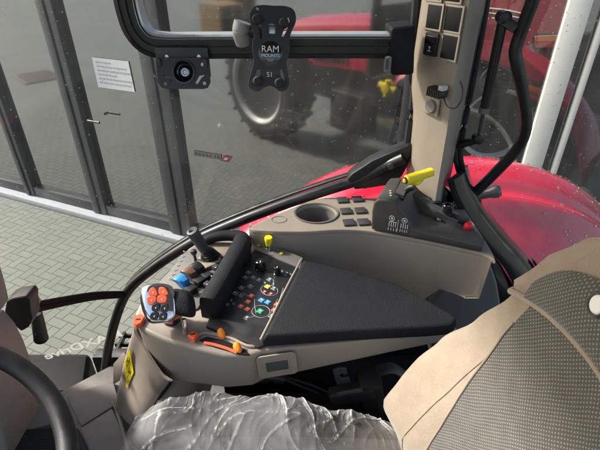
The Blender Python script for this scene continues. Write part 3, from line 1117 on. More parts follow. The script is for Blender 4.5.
cells = [((427.5, -22, 443, 0)), ((446, -22, 463, 2)), (426.5, 5, 442, 29), (444.5, 7, 462, 31.5), (424, 33, 438.5, 56), (441, 35.5, 457.5, 59.5)]
for q, (u0, v0, u1, v1) in enumerate(cells):
    c = on_pil((u0 + u1) / 2, (v0 + v1) / 2, (.0065, .001)[q % 2])
    w = (on_pil(u1, v1) - on_pil(u0 + 3, v1)).length * 1.12
    h = abs(on_pil(u0, v0).z - on_pil(u0, v1).z)
    if q == 4:
        o = obj('rocker_switch', box(c, (w, h, .008), fe, (0, 0, 1), .003), BLACK, pil)
        b = box(c + V((0, 0, h * .2)) + fn * .004, (w * .8, h * .36, .007), fe, (0, .0, 1), .003)
        obj('rocker_key', b, BLACK_GL, o)
        b = bmesh.new()
        ip = c - V((0, 0, h * .2)) + fn * .0048
        add_box(b, ip + V((0, 0, -.004)), (.010, .0014, .001), fe, (0, 0, 1))
        add_box(b, ip + V((0, 0, .000)), (.0016, .007, .001), fe, (0, 0, 1))
        add_box(b, ip + V((0, 0, .005)) , (.005, .003, .001), fe, (0, 0, 1))
        add_box(b, ip + V((0, 0, .0165)), (.007, .0014, .001), fe, (0, 0, 1))
        obj('switch_symbol', b, WHITE, o)
    else:
        b = box(c, (w, h, .0045), fe, (0, 0, 1), .002)
        o = obj('blanking_plate', b, BLACK_FLAT, pil)
        me = plate_mesh([[(-w / 2 - .003, -h / 2 - .003), (w / 2 + .003, -h / 2 - .003), (w / 2 + .003, h / 2 + .003), (-w / 2 - .003, h / 2 + .003)],
                         [(-w / 2, -h / 2), (w / 2, -h / 2), (w / 2, h / 2), (-w / 2, h / 2)]], .003, .0008, c - fn * .001, fe, (0, 0, 1))
        link_mesh('pocket_rim', me, BEIGE, o)
# socket, dark connector and its lead
sc = on_pil(432, 106)
o = obj('socket_plate', box(sc, (.045, .042, .006), fe, (0, 0, 1), .006, 3), BEIGE_LT, pil)
obj('socket_cap', lathe(sc + fn * .002, fn, [(0, .0165), (.005, .0165), (.007, .0145), (.007, .0), ], 26), GREY_PL, o)
sc = on_pil(437, 92, .012)
b = box(sc, (.042, .020, .03), fe + V((0, 0, -.12)), (0, 0, 1), .006, 3)
for k in range(7):
    add_box(b, sc + fe * (-.016 + .0053 * k) + fn * .0155, (.0025, .019, .003), fe, (0, 0, 1))
o = obj('connector', b, BLACK, pil)
b = box(on_pil(443, 88, .014), (.014, .012, .02), fe, (0, 0, 1), .003)
obj('connector_cover', b, CASE_LT, o)
wp = [on_pil(443, 96, .012), on_pil(447, 106, .016), on_pil(455, 108, .014), on_pil(461, 100, .010), on_pil(462.5, 90, .006), on_pil(460, 81, .003)]
obj('lead', tube(wp, .0018, 8, 6), BLACK, o)
# dark pillar inner edge strip at the glass side
st = [P(422.5, -5, y=1.19), P(416, 72, y=1.19), P(419, 92, y=1.19), P(411, 150, y=1.19)]
b = tube([p + V((-.012, 0, 0)) for p in st], .012, 8, 6)
obj('edge_seal', b, BLACK, pil)

# --- grab rail, gas strut
gr = empty('grab_rail', P(523, 145, y=1.10), 'bent black steel grab rail in front of the rear side window', 'grab rail')
gp = [P(541, -25, y=1.05), P(533, 0, y=1.06), P(521, 32, y=1.08), P(515.5, 50, y=1.085), P(517, 64, y=1.085), P(522, 88, y=1.09), P(526, 114, y=1.095), P(525, 132, y=1.10), P(517, 149, y=1.115), P(497, 171, y=1.14), P(474, 194, y=1.165)]
obj('rail_tube', tube(gp, .0145, 18, 8), BLACK_MET, gr)
kp = P(489, 193, y=1.24)
b = lathe(kp, (.75, -.1, .3), [(-.03, .014), (0, .016), (.012, .021), (.024, .022), (.034, .016), (.036, 0)], 20)
obj('catch_knob', b, BLACK_GL, gr)
gs = empty('gas_strut', P(488, 90, y=1.13), 'thin black gas strut standing between the pillar and the grab rail', 'gas strut')
s0, s1 = P(503, 20, y=1.10), P(489, 88, y=1.12)
s2 = P(478, 138, y=1.14)
obj('cylinder', tube([s0, s1.lerp(s2, .42)], .0115, 16, 0), BLACK_MET, gs)
obj('piston_rod', tube([s1.lerp(s2, .40), s2], .0048, 12, 0), DGREY, gs)
obj('collar', tube([s1.lerp(s2, .36), s1.lerp(s2, .47)], .0128, 16, 0), GREY_PL, gs)
b = lathe(s0 + V((0, .015, .006)), (0, -1, 0), [(0, .014), (.028, .014), (.03, .011), (.03, 0)], 18)
add_box(b, (s0 + P(514, 27, y=1.085)) / 2, (.045, .022, .022), P(514, 27, y=1.085) - s0, (0, 1, 0), .004)
obj('ball_joint', b, BLACK, gs)
b = lathe(s2 + V((0, .012, 0)), (0, -1, 0), [(0, .013), (.026, .013), (.028, .01), (.028, 0)], 18)
add_box(b, (P(459, 144, y=1.17) + s2) / 2 + V((0, 0, -.004)), (.062, .02, .014), s2 - P(459, 144, y=1.17), (0, 1, 0), .003)
obj('lower_bracket', b, BLACK, gs)

# --- monitor rail across the side window with its corner bend
mr = empty('monitor_rail', P(270, 46, y=1.07), 'black grooved accessory rail with bent left end across the side window', 'rail')
RY = 1.075
rl = lambda u, v, y=RY: P(u, v, y=y)
path = [(123, -30), (126, -2), (130, 16), (136, 31), (148, 43), (166, 46.5), (200, 46.5), (300, 46), (403, 46)]
rings = []
pp = cat([rl(u, v) for u, v in path], 6)
hh = .0252
for i, p in enumerate(pp):
    d = (pp[min(i + 1, len(pp) - 1)] - pp[max(i - 1, 0)]).normalized()
    nrm = V((0, 1, 0)).cross(d).normalized()   # in plane, across the rail
    if nrm.z < 0 and abs(d.x) > .5:
        nrm = -nrm
    if abs(d.x) <= .5 and nrm.x < 0:
        nrm = -nrm
    sec = [(-hh, .03), (-hh, -.008), (-hh * .62, -.011), (-hh * .62, -.006), (-hh * .12, -.006), (-hh * .12, -.012), (hh * .02, -.012), (hh * .02, -.006), (hh * .5, -.006), (hh * .5, -.013), (hh * .8, -.013), (hh, -.004), (hh, .03)]
    rings.append([p + nrm * a + V((0, c, 0)) for a, c in sec])
obj('rail_profile', loft(rings), ALU, mr, 30)
edge = [p + V((0, 0, 0)) for p in pp]
er = []
for i, p in enumerate(pp):
    d = (pp[min(i + 1, len(pp) - 1)] - pp[max(i - 1, 0)]).normalized()
    nrm = V((0, 1, 0)).cross(d).normalized()
    if nrm.z < 0 and abs(d.x) > .5:
        nrm = -nrm
    if abs(d.x) <= .5 and nrm.x < 0:
        nrm = -nrm
    er.append([p + nrm * a + V((0, c, 0)) for a, c in ((hh * .70, -.0138), (hh * 1.03, -.006), (hh * 1.06, .03), (hh * .9, .03))])
obj('rail_top_edge', loft(er), ALU_LT, mr, 30)
b = prism([rl(391, 28, 1.06), rl(416, 25, 1.06), rl(414, 75, 1.06), rl(391.5, 76, 1.06), rl(388.5, 60, 1.06)], (0, .085, 0), .008, 3)
o = obj('end_clamp', b, BLACK_FLAT, mr)
b = box(rl(387.5, 64, 1.058), (.013, .036, .03), (1, 0, 0), (0, .1, 1), .005, 3)
o2 = obj('clamp_pad', b, GREY_PL, mr)
b = box(rl(386.5, 64, 1.04), (.007, .024, .004), (1, 0, 0), (0, .1, 1), .001, 1)
obj('pad_inset', b, DGREY, o2)

# --- bolt-on mounting plate (round hole pattern)
mp_ = empty('mounting_plate', P(183, 70, y=1.05), 'small black metal mounting plate with a bright screw hung below the rail', 'mount')
SC = .01 / 4.21   # photo pixels to metres at this distance


def pl(u, v, cu=183, cv=70, k=None):
    k = k or (P(cu + 1, cv, y=1.045) - P(cu, cv, y=1.045)).length
    return ((u - cu) * k, (cv - v) * k)


def circ(cu, cv, r, n=20, k=None, c0=(183, 70)):
    x, y = pl(cu, cv, *c0)
    s = (P(c0[0] + 1, c0[1], y=1.045) - P(c0[0], c0[1], y=1.045)).length
    return [(x + r * s * math.cos(2 * PI * i / n), y + r * s * math.sin(2 * PI * i / n)) for i in range(n)]


outer = [pl(*q) for q in ((158.5, 59), (165, 58.5), (201, 58.5), (207.5, 59), (209.3, 62), (209.8, 82), (207, 87), (202, 88), (166, 88), (160.5, 86.5), (157.5, 82), (156.8, 62))]
vU = V((0, .30, .95)).normalized()   # plate leans a little to face us
pc = P(183, 70, y=1.045)
me = plate_mesh([outer, circ(184, 72, 10.5), circ(162.3, 64.8, 2), circ(202.8, 64.8, 2), circ(164.6, 83.4, 2), circ(204, 82.8, 2),
                 [pl(*q) for q in ((162, 74.5), (169, 76), (173.5, 82.5), (171, 84), (166.5, 78))], [pl(*q) for q in ((206.5, 74), (199, 75.5), (194.5, 82.5), (197, 84), (201.5, 78))]], .004, .0006, pc, (1, 0, 0), vU)
link_mesh('plate', me, BLACK_MET, mp_)
an, ab = V((1, 0, 0)).cross(vU), vU
o = obj('cup', lathe(pc + an * .004 + V((.0024, 0, -.0045)), an, [(-.03, .021), (.003, .0255), (.006, .0255), (.006, .0225), (-.012, .019), (-.02, .008), (-.02, 0)], 30), BLACK_GL, mp_)
obj('screw', lathe(pc + V((.0024, 0, -.0045)) - an * .014, an, [(0, .0115), (.007, .0115), (.009, .009), (.009, .006), (.007, .0045), (.007, 0)], 18), SILVER, o)
b = box(P(182, 55, y=1.055), (.118, .032, .004), (1, 0, 0), (0, .1, 1), .001)
o = obj('hanger', b, BLACK_MET, mp_)
for u in (167, 199):
    obj('rivet', lathe(P(u, 56.5, y=1.052), (0, -1, .1), [(0, .005), (.002, .004), (.0025, 0)], 12), SILVER, o)
b = bmesh.new()
for sgn in (-1, 1):
    add_box(b, pc + V((sgn * .052, .012, .002)), (.01, .03, .045), (1, 0, 0), (0, 1, 0), .002)
obj('cheek', b, BLACK_MET, mp_)

# --- phone holder: X-shaped plate with four knobs
ph = empty('phone_holder', P(270, 48, y=1.0), 'black X-shaped phone holder plate with white lettering clipped to the rail', 'phone holder')
HY = 1.0
hk = (P(271, 48, y=HY) - P(270, 48, y=HY)).length
hU = V((0, .28, .96)).normalized()
hA, _, hN = frame((1, 0, -.02), hU)
hc = P(270, 48, y=HY)
q2 = lambda u, v: ((u - 270) * hk, (48 - v) * hk)
S = lambda u, v: (230 + u / 4.5, v / 4.5)
outer = [q2(*S(u, v)) for u, v in ((93, 95), (96, 70), (115, 50), (150, 44), (195, 46), (245, 46), (280, 58), (292, 85), (290, 112), (272, 150), (265, 185), (268, 215), (262, 245), (252, 280), (262, 330), (266, 370), (252, 396), (228, 400), (205, 385), (180, 377), (155, 385), (130, 402), (104, 398), (85, 380), (88, 350), (103, 300), (110, 270), (104, 235), (104, 200), (112, 165), (100, 130))]
hole = lambda pts: [q2(*S(u, v)) for u, v in pts]
holes = [hole(((128, 110), (145, 122), (150, 150), (148, 180), (136, 182), (130, 150))), hole(((246, 100), (262, 84), (270, 104), (258, 140), (240, 176), (230, 188), (229, 165), (242, 135))),
         hole(((168, 118), (190, 112), (208, 120), (207, 160), (170, 160))), hole(((112, 372), (100, 378), (104, 345), (118, 312), (138, 306), (138, 330), (132, 345))),
         hole(((222, 306), (238, 306), (248, 340), (252, 372), (240, 368), (226, 335)))]
me = plate_mesh([cat([V((*p, 0)) for p in outer], 3, True)] + holes, .006, .0012, hc, hA, hU)
link_mesh('holder_plate', me, BLACK, ph)
for (u, v) in ((127, 104), (244, 116), (124, 360), (222, 366)):
    x, y = q2(*S(u, v))
    kb = hc + hA * x + hU * y + hN * .005
    o = obj('rubber_knob', lathe(kb, hN, [(-.012, .006), (0, .0075), (.006, .0105), (.014, .0105), (.018, .007), (.018, 0)], 18), RUBBER, ph)
x, y = q2(*S(182, 240))
cpt = hc + hA * x + hU * y
obj('badge', lathe(cpt + hN * .0035, hN, [(0, .0245), (.003, .0245), (.004, .0225), (.004, 0)], 32), BLACK_GL, ph)
text('lettering', 'RAM', .0185, cpt + hN * .0080 + hU * .008, hA, hU, WHITE, ph)
text('lettering', 'MOUNTS', .0092, cpt + hN * .0080 - hU * .0045, hA, hU, WHITE, ph)
b = bmesh.new()
for k, w in ((0, .016), (1, .012)):
    add_box(b, cpt + hN * .0078 - hU * (.0115 + .0035 * k), (w, .0009, .0008), hA, hU)
obj('small_print', b, GREY_PRINT, ph)
x, y = q2(*S(178, 331))
text('lettering', 'S1', .014, hc + hA * x + hU * y + hN * .0068, hA, hU, WHITE, ph)
# arm and ball behind it, clamped to the rail
bp_ = P(246, 30, y=1.035)
o = obj('ball_arm', tube([P(243, 22, y=1.04), P(241, 32, y=1.04), P(244, 42, y=1.05)], .019, 16, 6), CASE_DK, ph)
b = tube([hc - hN * .002 + hA * .0, hc - hN * .03 + hU * .03, P(250, 30, y=1.045)], .014, 14, 6)
add_box(b, P(252, 42, y=1.062), (.05, .05, .03), bev=.006)
obj('clamp', b, BLACK, ph)
b = tube([P(256, 8.5, y=1.02), P(264, 13, y=1.02)], .006, 10, 0)
obj('clamp_screw', b, SILVER, ph)
# bright hardware seen through the slot
x, y = q2(*S(188, 138))
obj('clamp_plate', box(hc + hA * x + hU * y - hN * .008, (.02, .02, .006), hA, hU, .002), SILVER, ph)

# ================================================================== SIDE CONSOLE
CZ = 1.92
con = empty('side_console', (.15, 1.0, 1.6), 'beige plastic side console with a cup holder along the side window', 'console')
ctop_px = [(253, 229), (262, 222), (283, 212), (318, 199), (345, 190), (372, 187), (400, 186), (420, 186), (455, 200), (472, 222), (493, 256), (482, 252.5), (430, 241), (374, 231), (340, 229), (300, 231)]
top = [P(u, v, z=CZ) for u, v in ctop_px]
top = [V((p.x, min(p.y, 1.155), p.z)) for p in top]
# cup hole is cut out of the top: plate with a hole
cupc = P(316, 213.5, z=CZ)
CR = .056
e2d = lambda p: (p.x, p.y)
hole_ = [(cupc.x + CR * 1.03 * math.cos(2 * PI * i / 36), cupc.y + CR * .92 * math.sin(2 * PI * i / 36)) for i in range(36)]
rnd = cat(top, 4, True)
me = plate_mesh([[e2d(p) for p in rnd], hole_], .012, .003, (0, 0, CZ - .012), (1, 0, 0), (0, 1, 0))
tp = link_mesh('console_top', me, BEIGE_LT, con)
# front wall: from the tip along the near edge, down
fp = [top[0] + V((-.012, .03, 0)), top[0], top[15], top[14], top[13], top[12], top[11], top[10], top[10] + V((.006, .03, 0))]
fp = cat(fp, 4)
rings = []
for p in fp:
    k = max(0, (p.x - .30) / .16)
    zb = 1.50 + .27 * min(1, max(0, (p.x - .16) / .22)) ** 1.5
    rings.append([V((p.x, p.y + .004, CZ - .003)), V((p.x, p.y - .001, CZ - .008)), V((p.x, p.y - .002, CZ - .02)), V((p.x + .0, p.y + .008, CZ - .14)), V((p.x - .03 * k, p.y + .02, zb))])
bb = loft(rings, False, False)
bmesh.ops.recalc_face_normals(bb, faces=bb.faces)
bmesh.ops.solidify(bb, geom=bb.faces[:], thickness=.006)
obj('console_front', bb, BEIGE, con, 40)
# cup holder well
prof = [(0, CR * 1.06), (.004, CR * 1.07), (.0035, CR * .99), (-.015, CR * .97), (-.095, CR * .86), (-.10, CR * .8), (-.10, 0)]
b = bmesh.new()
add_lathe(b, (0, 0, 0), (0, 0, 1), prof, 40)
b.faces.ensure_lookup_table()
bmesh.ops.delete(b, geom=[f for f in b.faces if len(f.verts) > 4 and abs(f.calc_center_median().z) < .01], context='FACES_ONLY')
bmesh.ops.transform(b, matrix=Matrix.Translation(cupc + V((0, 0, 0))) @ Matrix.Diagonal((1.03, .92, 1, 1)), verts=b.verts)
cup = obj('cup_holder', b, GREY_PL, con, 40)
b = box(cupc + V((.03, .012, -.065)), (.028, .02, .03), (1, .3, 0), (0, 1, 0), .004)
add_box(b, cupc + V((-.035, .012, -.075)), (.016, .012, .02), (1, -.5, 0), (0, 1, 0), .003)
obj('cup_grip', b, BLACK, cup)
bm_c = P(279, 219.5, z=CZ + .0005)
me = plate_mesh([[(.021 * math.cos(i * PI / 14), .018 * math.sin(i * PI / 14)) for i in range(28)], [(.0195 * math.cos(i * PI / 14), .0165 * math.sin(i * PI / 14)) for i in range(28)]], .0016, .0003, bm_c - V((0, 0, .001)), (1, 0, 0), (0, 1, 0))
link_mesh('embossed_ring', me, GREY_PL, con)
for u, v in ((342.5, 200), (346, 211), (349, 222.5), (357.5, 199), (360.5, 210.5), (363.5, 222)):
    c = P(u, v, z=CZ + .003)
    obj('blank_switch', box(c, (.031, .030, .006), (1, .12, 0), (-.2, 1, 0), .0025), DGREY, con)
# seam of the console top near the pillar
# dark inner wall under the consoles (seat platform side)
wl_ = empty('inner_wall', (.1, 1.05, 1.22), 'black inner side wall below the beige console', 'panel')
b = box((.19, 1.13, 1.50), (.56, .04, .6), bev=.01)
add_box(b, (-.03, .80, 1.42), (.34, .06, .44), bev=.01)
add_box(b, (.30, .80, 1.38), (.46, .20, .36), bev=.03)
add_box(b, (.20, .85, 1.28), (.6, .4, .12), bev=.02)
obj('wall_panel', b, BLACK_FLAT, wl_)
gq = [(428, 306), (446, 285), (468, 268), (484, 261), (492, 267), (498, 284), (502, 310), (500, 350), (430, 355)]
obj('knee_panel', prism([P(u, v, y=.968) for u, v in gq], (0, .05, 0), .014, 3), GREYBLUE, wl_)

# --- black hand-lever box on the console
hb = empty('lever_box', P(400, 215, z=CZ), 'black lever box with yellow lever and sockets at the pillar foot', 'control box')
q0, q1 = P(371, 229.5, z=CZ + .003), P(481.5, 252.5, z=CZ + .003)
be = (q1 - q0).normalized(); L = (q1 - q0).length
bn = V((-be.y, be.x, 0))        # towards the window
Z = V((0, 0, 1))


def bx(s, d, h):
    return q0 + be * s * L + bn * d + Z * h


prof_ = [(0, 0), (-.01, .055), (0, .078), (.03, .090), (.13, .096), (.20, .093), (.345, .042), (.385, .026), (.66, .023), (1.0, .020), (1.0, 0)]


def depth(s):
    for (s0, d0), (s1, d1) in zip(((-.1, .135), (.2, .135), (.385, .185), (.66, .165)), ((.2, .135), (.385, .185), (.66, .165), (1.05, .012))):
        if s <= s1:
            return d0 + (d1 - d0) * (s - s0) / (s1 - s0)
    return .012


nearr = [bx(s, 0, h) for s, h in prof_]
farr = [bx(s * .99 + .02, depth(s), h) for s, h in prof_]
b = loft([nearr, farr])
bmesh.ops.recalc_face_normals(b, faces=b.faces)
do_bevel(b, .006, 3, 20)
obj('box_body', b, LEVBOX, hb, 40)
# symbols on the front face
b = bmesh.new()
for i in range(4):
    c = bx(.165 + .02 * i, -.0012, .028)
    add_box(b, c, (.0016, .0010, .012), be, bn)
    c = bx(.275 + .02 * i, -.0012, .030)
    add_box(b, c, (.0016, .0010, .012), be, bn)
    add_box(b, bx(.162 + .025 * i, -.0012, .014), (.0014, .001, .007), be, bn)
    add_box(b, bx(.272 + .02 * i, -.0012, .016), (.0014, .001, .007), be, bn)
add_box(b, bx(.245, -.0012, .028), (.001, .001, .034), be, bn)
for s, h in ((.185, .046), (.30, .046)):
    add_tube(b, [bx(s, -.0012, h) + be * .0066 * math.cos(k * PI / 9) + Z * .0066 * math.sin(k * PI / 9) for k in range(19)], .0007, 6, 0)
    add_box(b, bx(s, -.0012, h), (.005, .001, .0045), be, bn)
add_box(b, bx(.2, -.0012, .036), (.018, .001, .0012), be, bn)
obj('lever_symbols', b, WHITE, hb)
# slot and quadrant on top of the tower
slotc = bx(.20, .075, .093)
b = box(slotc + Z * -.004, (.03, .085, .012), be + Z * -.25, bn, .003)
obj('lever_slot', b, BLACK_GL, hb)
b = bmesh.new()
for k in range(12):
    a = k / 11
    add_box(b, slotc + bn * (-.036 + .072 * a) + be * .001 + Z * .0035, (.022, .0035, .004), be + Z * -.25, bn)
obj('slot_ribs', b, GREY_PL, hb)
for k, m in enumerate((YELLOW, WHITE, WHITE)):
    obj('slot_mark', box(bx(.11 + .012 * k, .045 - .012 * k, .0965), (.005, .004, .0015), be, bn), m, hb)
l0, l1 = bx(.215, .070, .085), P(414, 187, y=(slotc.y - .02))
lev = obj('lever', tube([l0, l0.lerp(l1, .6) + Z * .004, l1], .0085, 14, 6), BLACK, hb)
h0 = P(405.5, 180.5, y=l1.y - .015); h1 = P(432.5, 171.5, y=l1.y + .02)
hd = (h1 - h0).normalized()
b = bmesh.new()
sec = []
up_ = Z
sd = hd.cross(up_).normalized()
up_ = sd.cross(hd)
for s, a, c in ((0, .008, .008), (.04, .0115, .011), (.45, .0115, .011), (.55, .0105, .010), (.97, .0105, .010), (1, .008, .0075)):
    p = h0.lerp(h1, s)
    ring = []
    for k in range(16):
        t = 2 * PI * k / 16
        cx, cy = math.cos(t), math.sin(t)
        cx = math.copysign(abs(cx) ** .6, cx); cy = math.copysign(abs(cy) ** .6, cy)
        ring.append(p + sd * a * cx + up_ * c * cy)
    sec.append(ring)
add_loft(b, sec)
add_tube(b, [h0.lerp(h1, .25) - up_ * .006, h0.lerp(h1, .42) - up_ * .017, h0.lerp(h1, .62) - up_ * .008], .008, 10, 5)
gp_ = obj('lever_grip', b, YELLOW, lev, 40)
obj('grip_button', lathe(h0 - hd * .001, -hd, [(-.004, .0088), (.002, .0088), (.002, .0068)], 20), BLACK, lev)
obj('grip_cap', lathe(h0 - hd * .001, -hd, [(-.002, .0066), (.003, .0062), (.005, .004), (.005, 0)], 20), YELLOW, lev)
# sockets along the flat plate
s_, d_ = .47, .07
cpos = P(428, 203, z=CZ + .042)
b = lathe(cpos - Z * .02, (0, 0, 1), [(0, .021), (.014, .021), (.02, .018), (.022, .012), (.022, 0)], 10)
add_box(b, cpos + be * .015 + Z * .004, (.03, .012, .006), be + bn * .5, bn, .002)
add_box(b, cpos - be * .008 + bn * .012 + Z * .006, (.026, .014, .006), be, bn, .002)
obj('socket_cover', b, BLACK, hb)
cpos = P(447, 213, z=CZ + .034)
o = obj('power_socket', lathe(cpos, (0, 0, 1), [(0, .020), (.004, .020), (.006, .0155), (.024, .0145), (.026, .0125), (.024, .0095), (.012, .009), (.012, 0)], 26), BLACK_GL, hb)
obj('socket_contact', lathe(cpos + Z * .012, (0, 0, 1), [(0, .004), (.009, .0038), (.01, 0)], 12), SILVER, o)
for sg in (-1, 1):
    obj('screw_head', lathe(cpos + be * .0165 * sg + bn * .003 * sg + Z * .003, (0, 0, 1), [(0, .0026), (.0022, .002), (.0022, 0)], 10), SILVER, o)
cpos = P(438.5, 221, z=CZ + .0245)
o = obj('diagnostic_port', box(cpos + Z * .001, (.036, .024, .004), be, bn, .0015), BLACK, hb)
obj('port_latch', box(cpos + Z * .005, (.011, .011, .008), be + bn * .2, bn, .003), SILVER, o)
cpos = P(463, 222.5, z=CZ + .024)
o = obj('connector_block', box(cpos + Z * .006, (.026, .022, .014), be, bn, .002), BLACK, hb)
cpos = P(467.5, 224.5, z=CZ + .034)
obj('red_cap', lathe(cpos - Z * .012, (.15, -.35, 1), [(0, .009), (.008, .0105), (.014, .0105), (.018, .008), (.018, 0)], 12), REDKNOB, hb)

# ================================================================== ARMREST CONSOLE
AZ = 1.862
arm = empty('armrest_console', (-.05, .80, 1.72), 'beige armrest console with black pad, coloured button panel and drive lever', 'armrest')
pxz = lambda u, v, z=AZ: P(u, v, z=z)
ring = [pxz(262, 351), pxz(250, 356), pxz(222, 355), pxz(190, 347), pxz(163, 339), pxz(146, 331), pxz(137, 325), pxz(135, 312), pxz(143, 297), pxz(158, 283), pxz(176, 264), pxz(188, 248), pxz(207, 236),
        pxz(232, 228), pxz(252, 237), pxz(304, 262), pxz(396, 286), pxz(450, 317), pxz(459, 328), pxz(448, 334), pxz(400, 338)]
zb = [1.765, 1.762, 1.752, 1.738, 1.722, 1.722, 1.735, 1.78, 1.79, 1.79, 1.79, 1.80, 1.80, 1.80, 1.80, 1.80, 1.82, 1.835, 1.835, 1.83, 1.812]
mid = sum(ring, V()) / len(ring)
bot = []
for p, z in zip(ring, zb):
    q = p + (mid - p) * .02
    bot.append(V((q.x, q.y + .004, z)))
b = loft([ring, bot])
bmesh.ops.recalc_face_normals(b, faces=b.faces)
do_bevel(b, .009, 3, 30)
body = obj('console_body', b, BEIGE, arm, 40)
# armrest pad
pt = [P(304, 259, z=1.90), P(350, 270, z=1.90), P(396, 283, z=1.90), P(432, 302, z=1.90), P(451, 313, z=1.90), P(457, 319, z=1.899), P(452, 324, z=1.898), P(430, 326, z=1.898), P(350, 330, z=1.898), P(265, 335, z=1.898)]
pb = [V((p.x, p.y, 1.8655)) for p in pt]
pb[-1] = P(262, 348, z=1.8655)
pb[-1].y = pt[-1].y - .003
mids = [p.lerp(q, .5) + (p - sum(pt, V()) / len(pt)).normalized() * .004 for p, q in zip(pt, pb)]
b = loft([pb, mids, pt])
bmesh.ops.recalc_face_normals(b, faces=b.faces)
do_bevel(b, .008, 4, 35)
pad = obj('armrest_pad', b, BLACK_SOFT, arm, 50)
bmp = [p + V((0, 0, .0005)) for p in cat([P(262.5, 346.5, z=1.868) + V((0, -.004, 0)), P(300, 345.5, z=1.868), P(350, 341, z=1.868), P(400, 336, z=1.868), P(440, 331.5, z=1.868)], 4)]
# piping between pad and panel
pp2 = [P(262.5, 340, z=1.885), P(273, 319, z=1.892), P(287, 290, z=1.893), P(303, 259.5, z=1.89)]
obj('pad_piping', tube([p + V((-.004, 0, 0)) for p in pp2], .0028, 8, 5), BEIGE, pad)
# dark control panel
PZ = 1.869
pan = [pxz(u, v, PZ) for u, v in ((254, 250), (300, 269), (266, 344), (258, 347), (206, 326), (212, 310))]
b = prism([V((p.x, p.y, 1.860)) for p in pan], (0, 0, PZ - 1.860), .002, 2)
panel = obj('control_panel', b, BLACK, arm)
strip = [pxz(u, v, PZ - .001) for u, v in ((249, 240), (254, 237), (303, 257.5), (300, 268), (254, 249))]
obj('grey_strip', prism([V((p.x, p.y, 1.860)) for p in strip], (0, 0, PZ - .001 - 1.860), .002), GREY_PL, arm)
a0, a1 = pxz(257, 249, PZ), pxz(300, 269, PZ)
pe1 = (a1 - a0).normalized()
pe2 = Z.cross(pe1).normalized()
C_ = lambda u, v: (200 + u / 4.5, 240 + v / 4.5)


def tile(u, v, m, w=.0105, h=.0095, name='panel_button', glyph=True, label=None):
    x, y = C_(u, v)
    c = pxz(x, y, PZ)
    ang_ = V((.35, 1, 0))
    o = obj(name, box(c + Z * .0004, (w + .0018, h + .0018, .0014), pe1, pe2, .0006, 1), GREY_PRINT if m is BLACK else m, arm)
    obj('button_cap', box(c + Z * .0011, (w, h, .0010), pe1, pe2, .0004, 1), m, o)
    if glyph:
        b = bmesh.new()
        if m is BLACK:
            for k in range(3):
                add_box(b, c + Z * .0018 + pe2 * (k - 1) * .0022, (w * random.choice((.3, .5, .65)), .0009, .0006), pe1, pe2)
        else:
            add_box(b, c + Z * .0018 + pe2 * .001, (w * .45, .0012, .0006), pe1, pe2)
            add_box(b, c + Z * .0018 - pe2 * .0012, (w * .25, .0012, .0006), pe1, pe2)
        obj('button_symbol', b, WHITE, o)
    if label:
        o['label'] = label
    return o


for u, v in ((218, 145), (205, 167), (240, 168), (266, 179), (314, 178), (186, 214), (158, 238), (184, 248), (226, 208), (333, 218), (210, 350), (322, 343)):
    tile(u, v, BLACK)
for u, v in ((232, 251), (216, 278), (184, 298), (213, 311), (347, 290), (334, 315)):
    tile(u, v, ORED, .0105, .0095)
tile(304, 210, YELLOW, .011, .0095)
for u, v in ((291, 234), (319, 243)):
    tile(u, v, DRED, .0105, .009)
for u, v in ((277, 271), (305, 280)):
    tile(u, v, BLUE, .0115, .0105)
tile(271, 320, GREEN, .0125, .011)
b = bmesh.new()
for (u, v, rx, ry) in ((312, 226, .0215, .017), (274, 321, .0205, .0185)):
    x, y = C_(u, v)
    c = pxz(x, y, PZ + .0004)
    add_tube(b, [c + pe1 * rx * math.cos(k * PI / 16) + pe2 * ry * math.sin(k * PI / 16) for k in range(33)], .0005, 6, 0, cap=False)
for pts in (((245, 265), (247, 300), (252, 330)), ((196, 235), (214, 250), (232, 251)), ((330, 178), (332, 200)), ((225, 350), (244, 343)), ((375, 215), (360, 262), (347, 290)), ((350, 265), (318, 330))):
    add_tube(b, [pxz(*C_(u, v), PZ + .0004) for u, v in pts], .0005, 6, 3)
for (u, v) in ((138, 282),):
    for k in range(3):
        x, y = C_(u + (-14, 14, 0)[k], v + (8, 4, -12)[k])
        c = pxz(x, y, PZ + .0006)
        add_tube(b, [c + pe1 * .0032 * math.cos(q * PI / 5) + pe2 * .0032 * math.sin(q * PI / 5) for q in range(11)], .0005, 6, 0)
for u, v in ((370, 138), (392, 146), (408, 152), (385, 156), (330, 196), (292, 190)):
    x, y = C_(u, v)
    add_box(b, pxz(x, y, PZ + .0005), (.0062, .0011, .0006), pe1, pe2)
    add_box(b, pxz(x, y + 1.1, PZ + .0005), (.0045, .0011, .0006), pe1, pe2)
obj('panel_print', b, GREY_PRINT, panel)
# rotary knobs
for (u, v, r, h) in ((274, 128, .0135, .024), (348, 152, .009, .022)):
    x, y = C_(u, v)
    c = pxz(x, y, PZ)
    b = bmesh.new()
    n = 28
    rings = []
    for hh_, rr in ((0, 1.08), (.12, 1.1), (.16, 1.0), (.86, .93), (.96, .86), (1.0, .76)):
        rings.append([c + Z * h * hh_ + (V((1, 0, 0)) * math.cos(2 * PI * k / n) + V((0, 1, 0)) * math.sin(2 * PI * k / n)) * r * rr * (1 - (.05 if k % 2 and .14 < hh_ < .9 else 0)) for k in range(n)])
    add_loft(b, rings)
    o = obj('rotary_knob', b, BLACK_GL, arm)
    obj('pointer', box(c + Z * (h + .0003) + V((.0, -r * .35, 0)), (.0016, r * .6, .001), (1, 0, 0), (0, 1, 0)), WHITE, o)
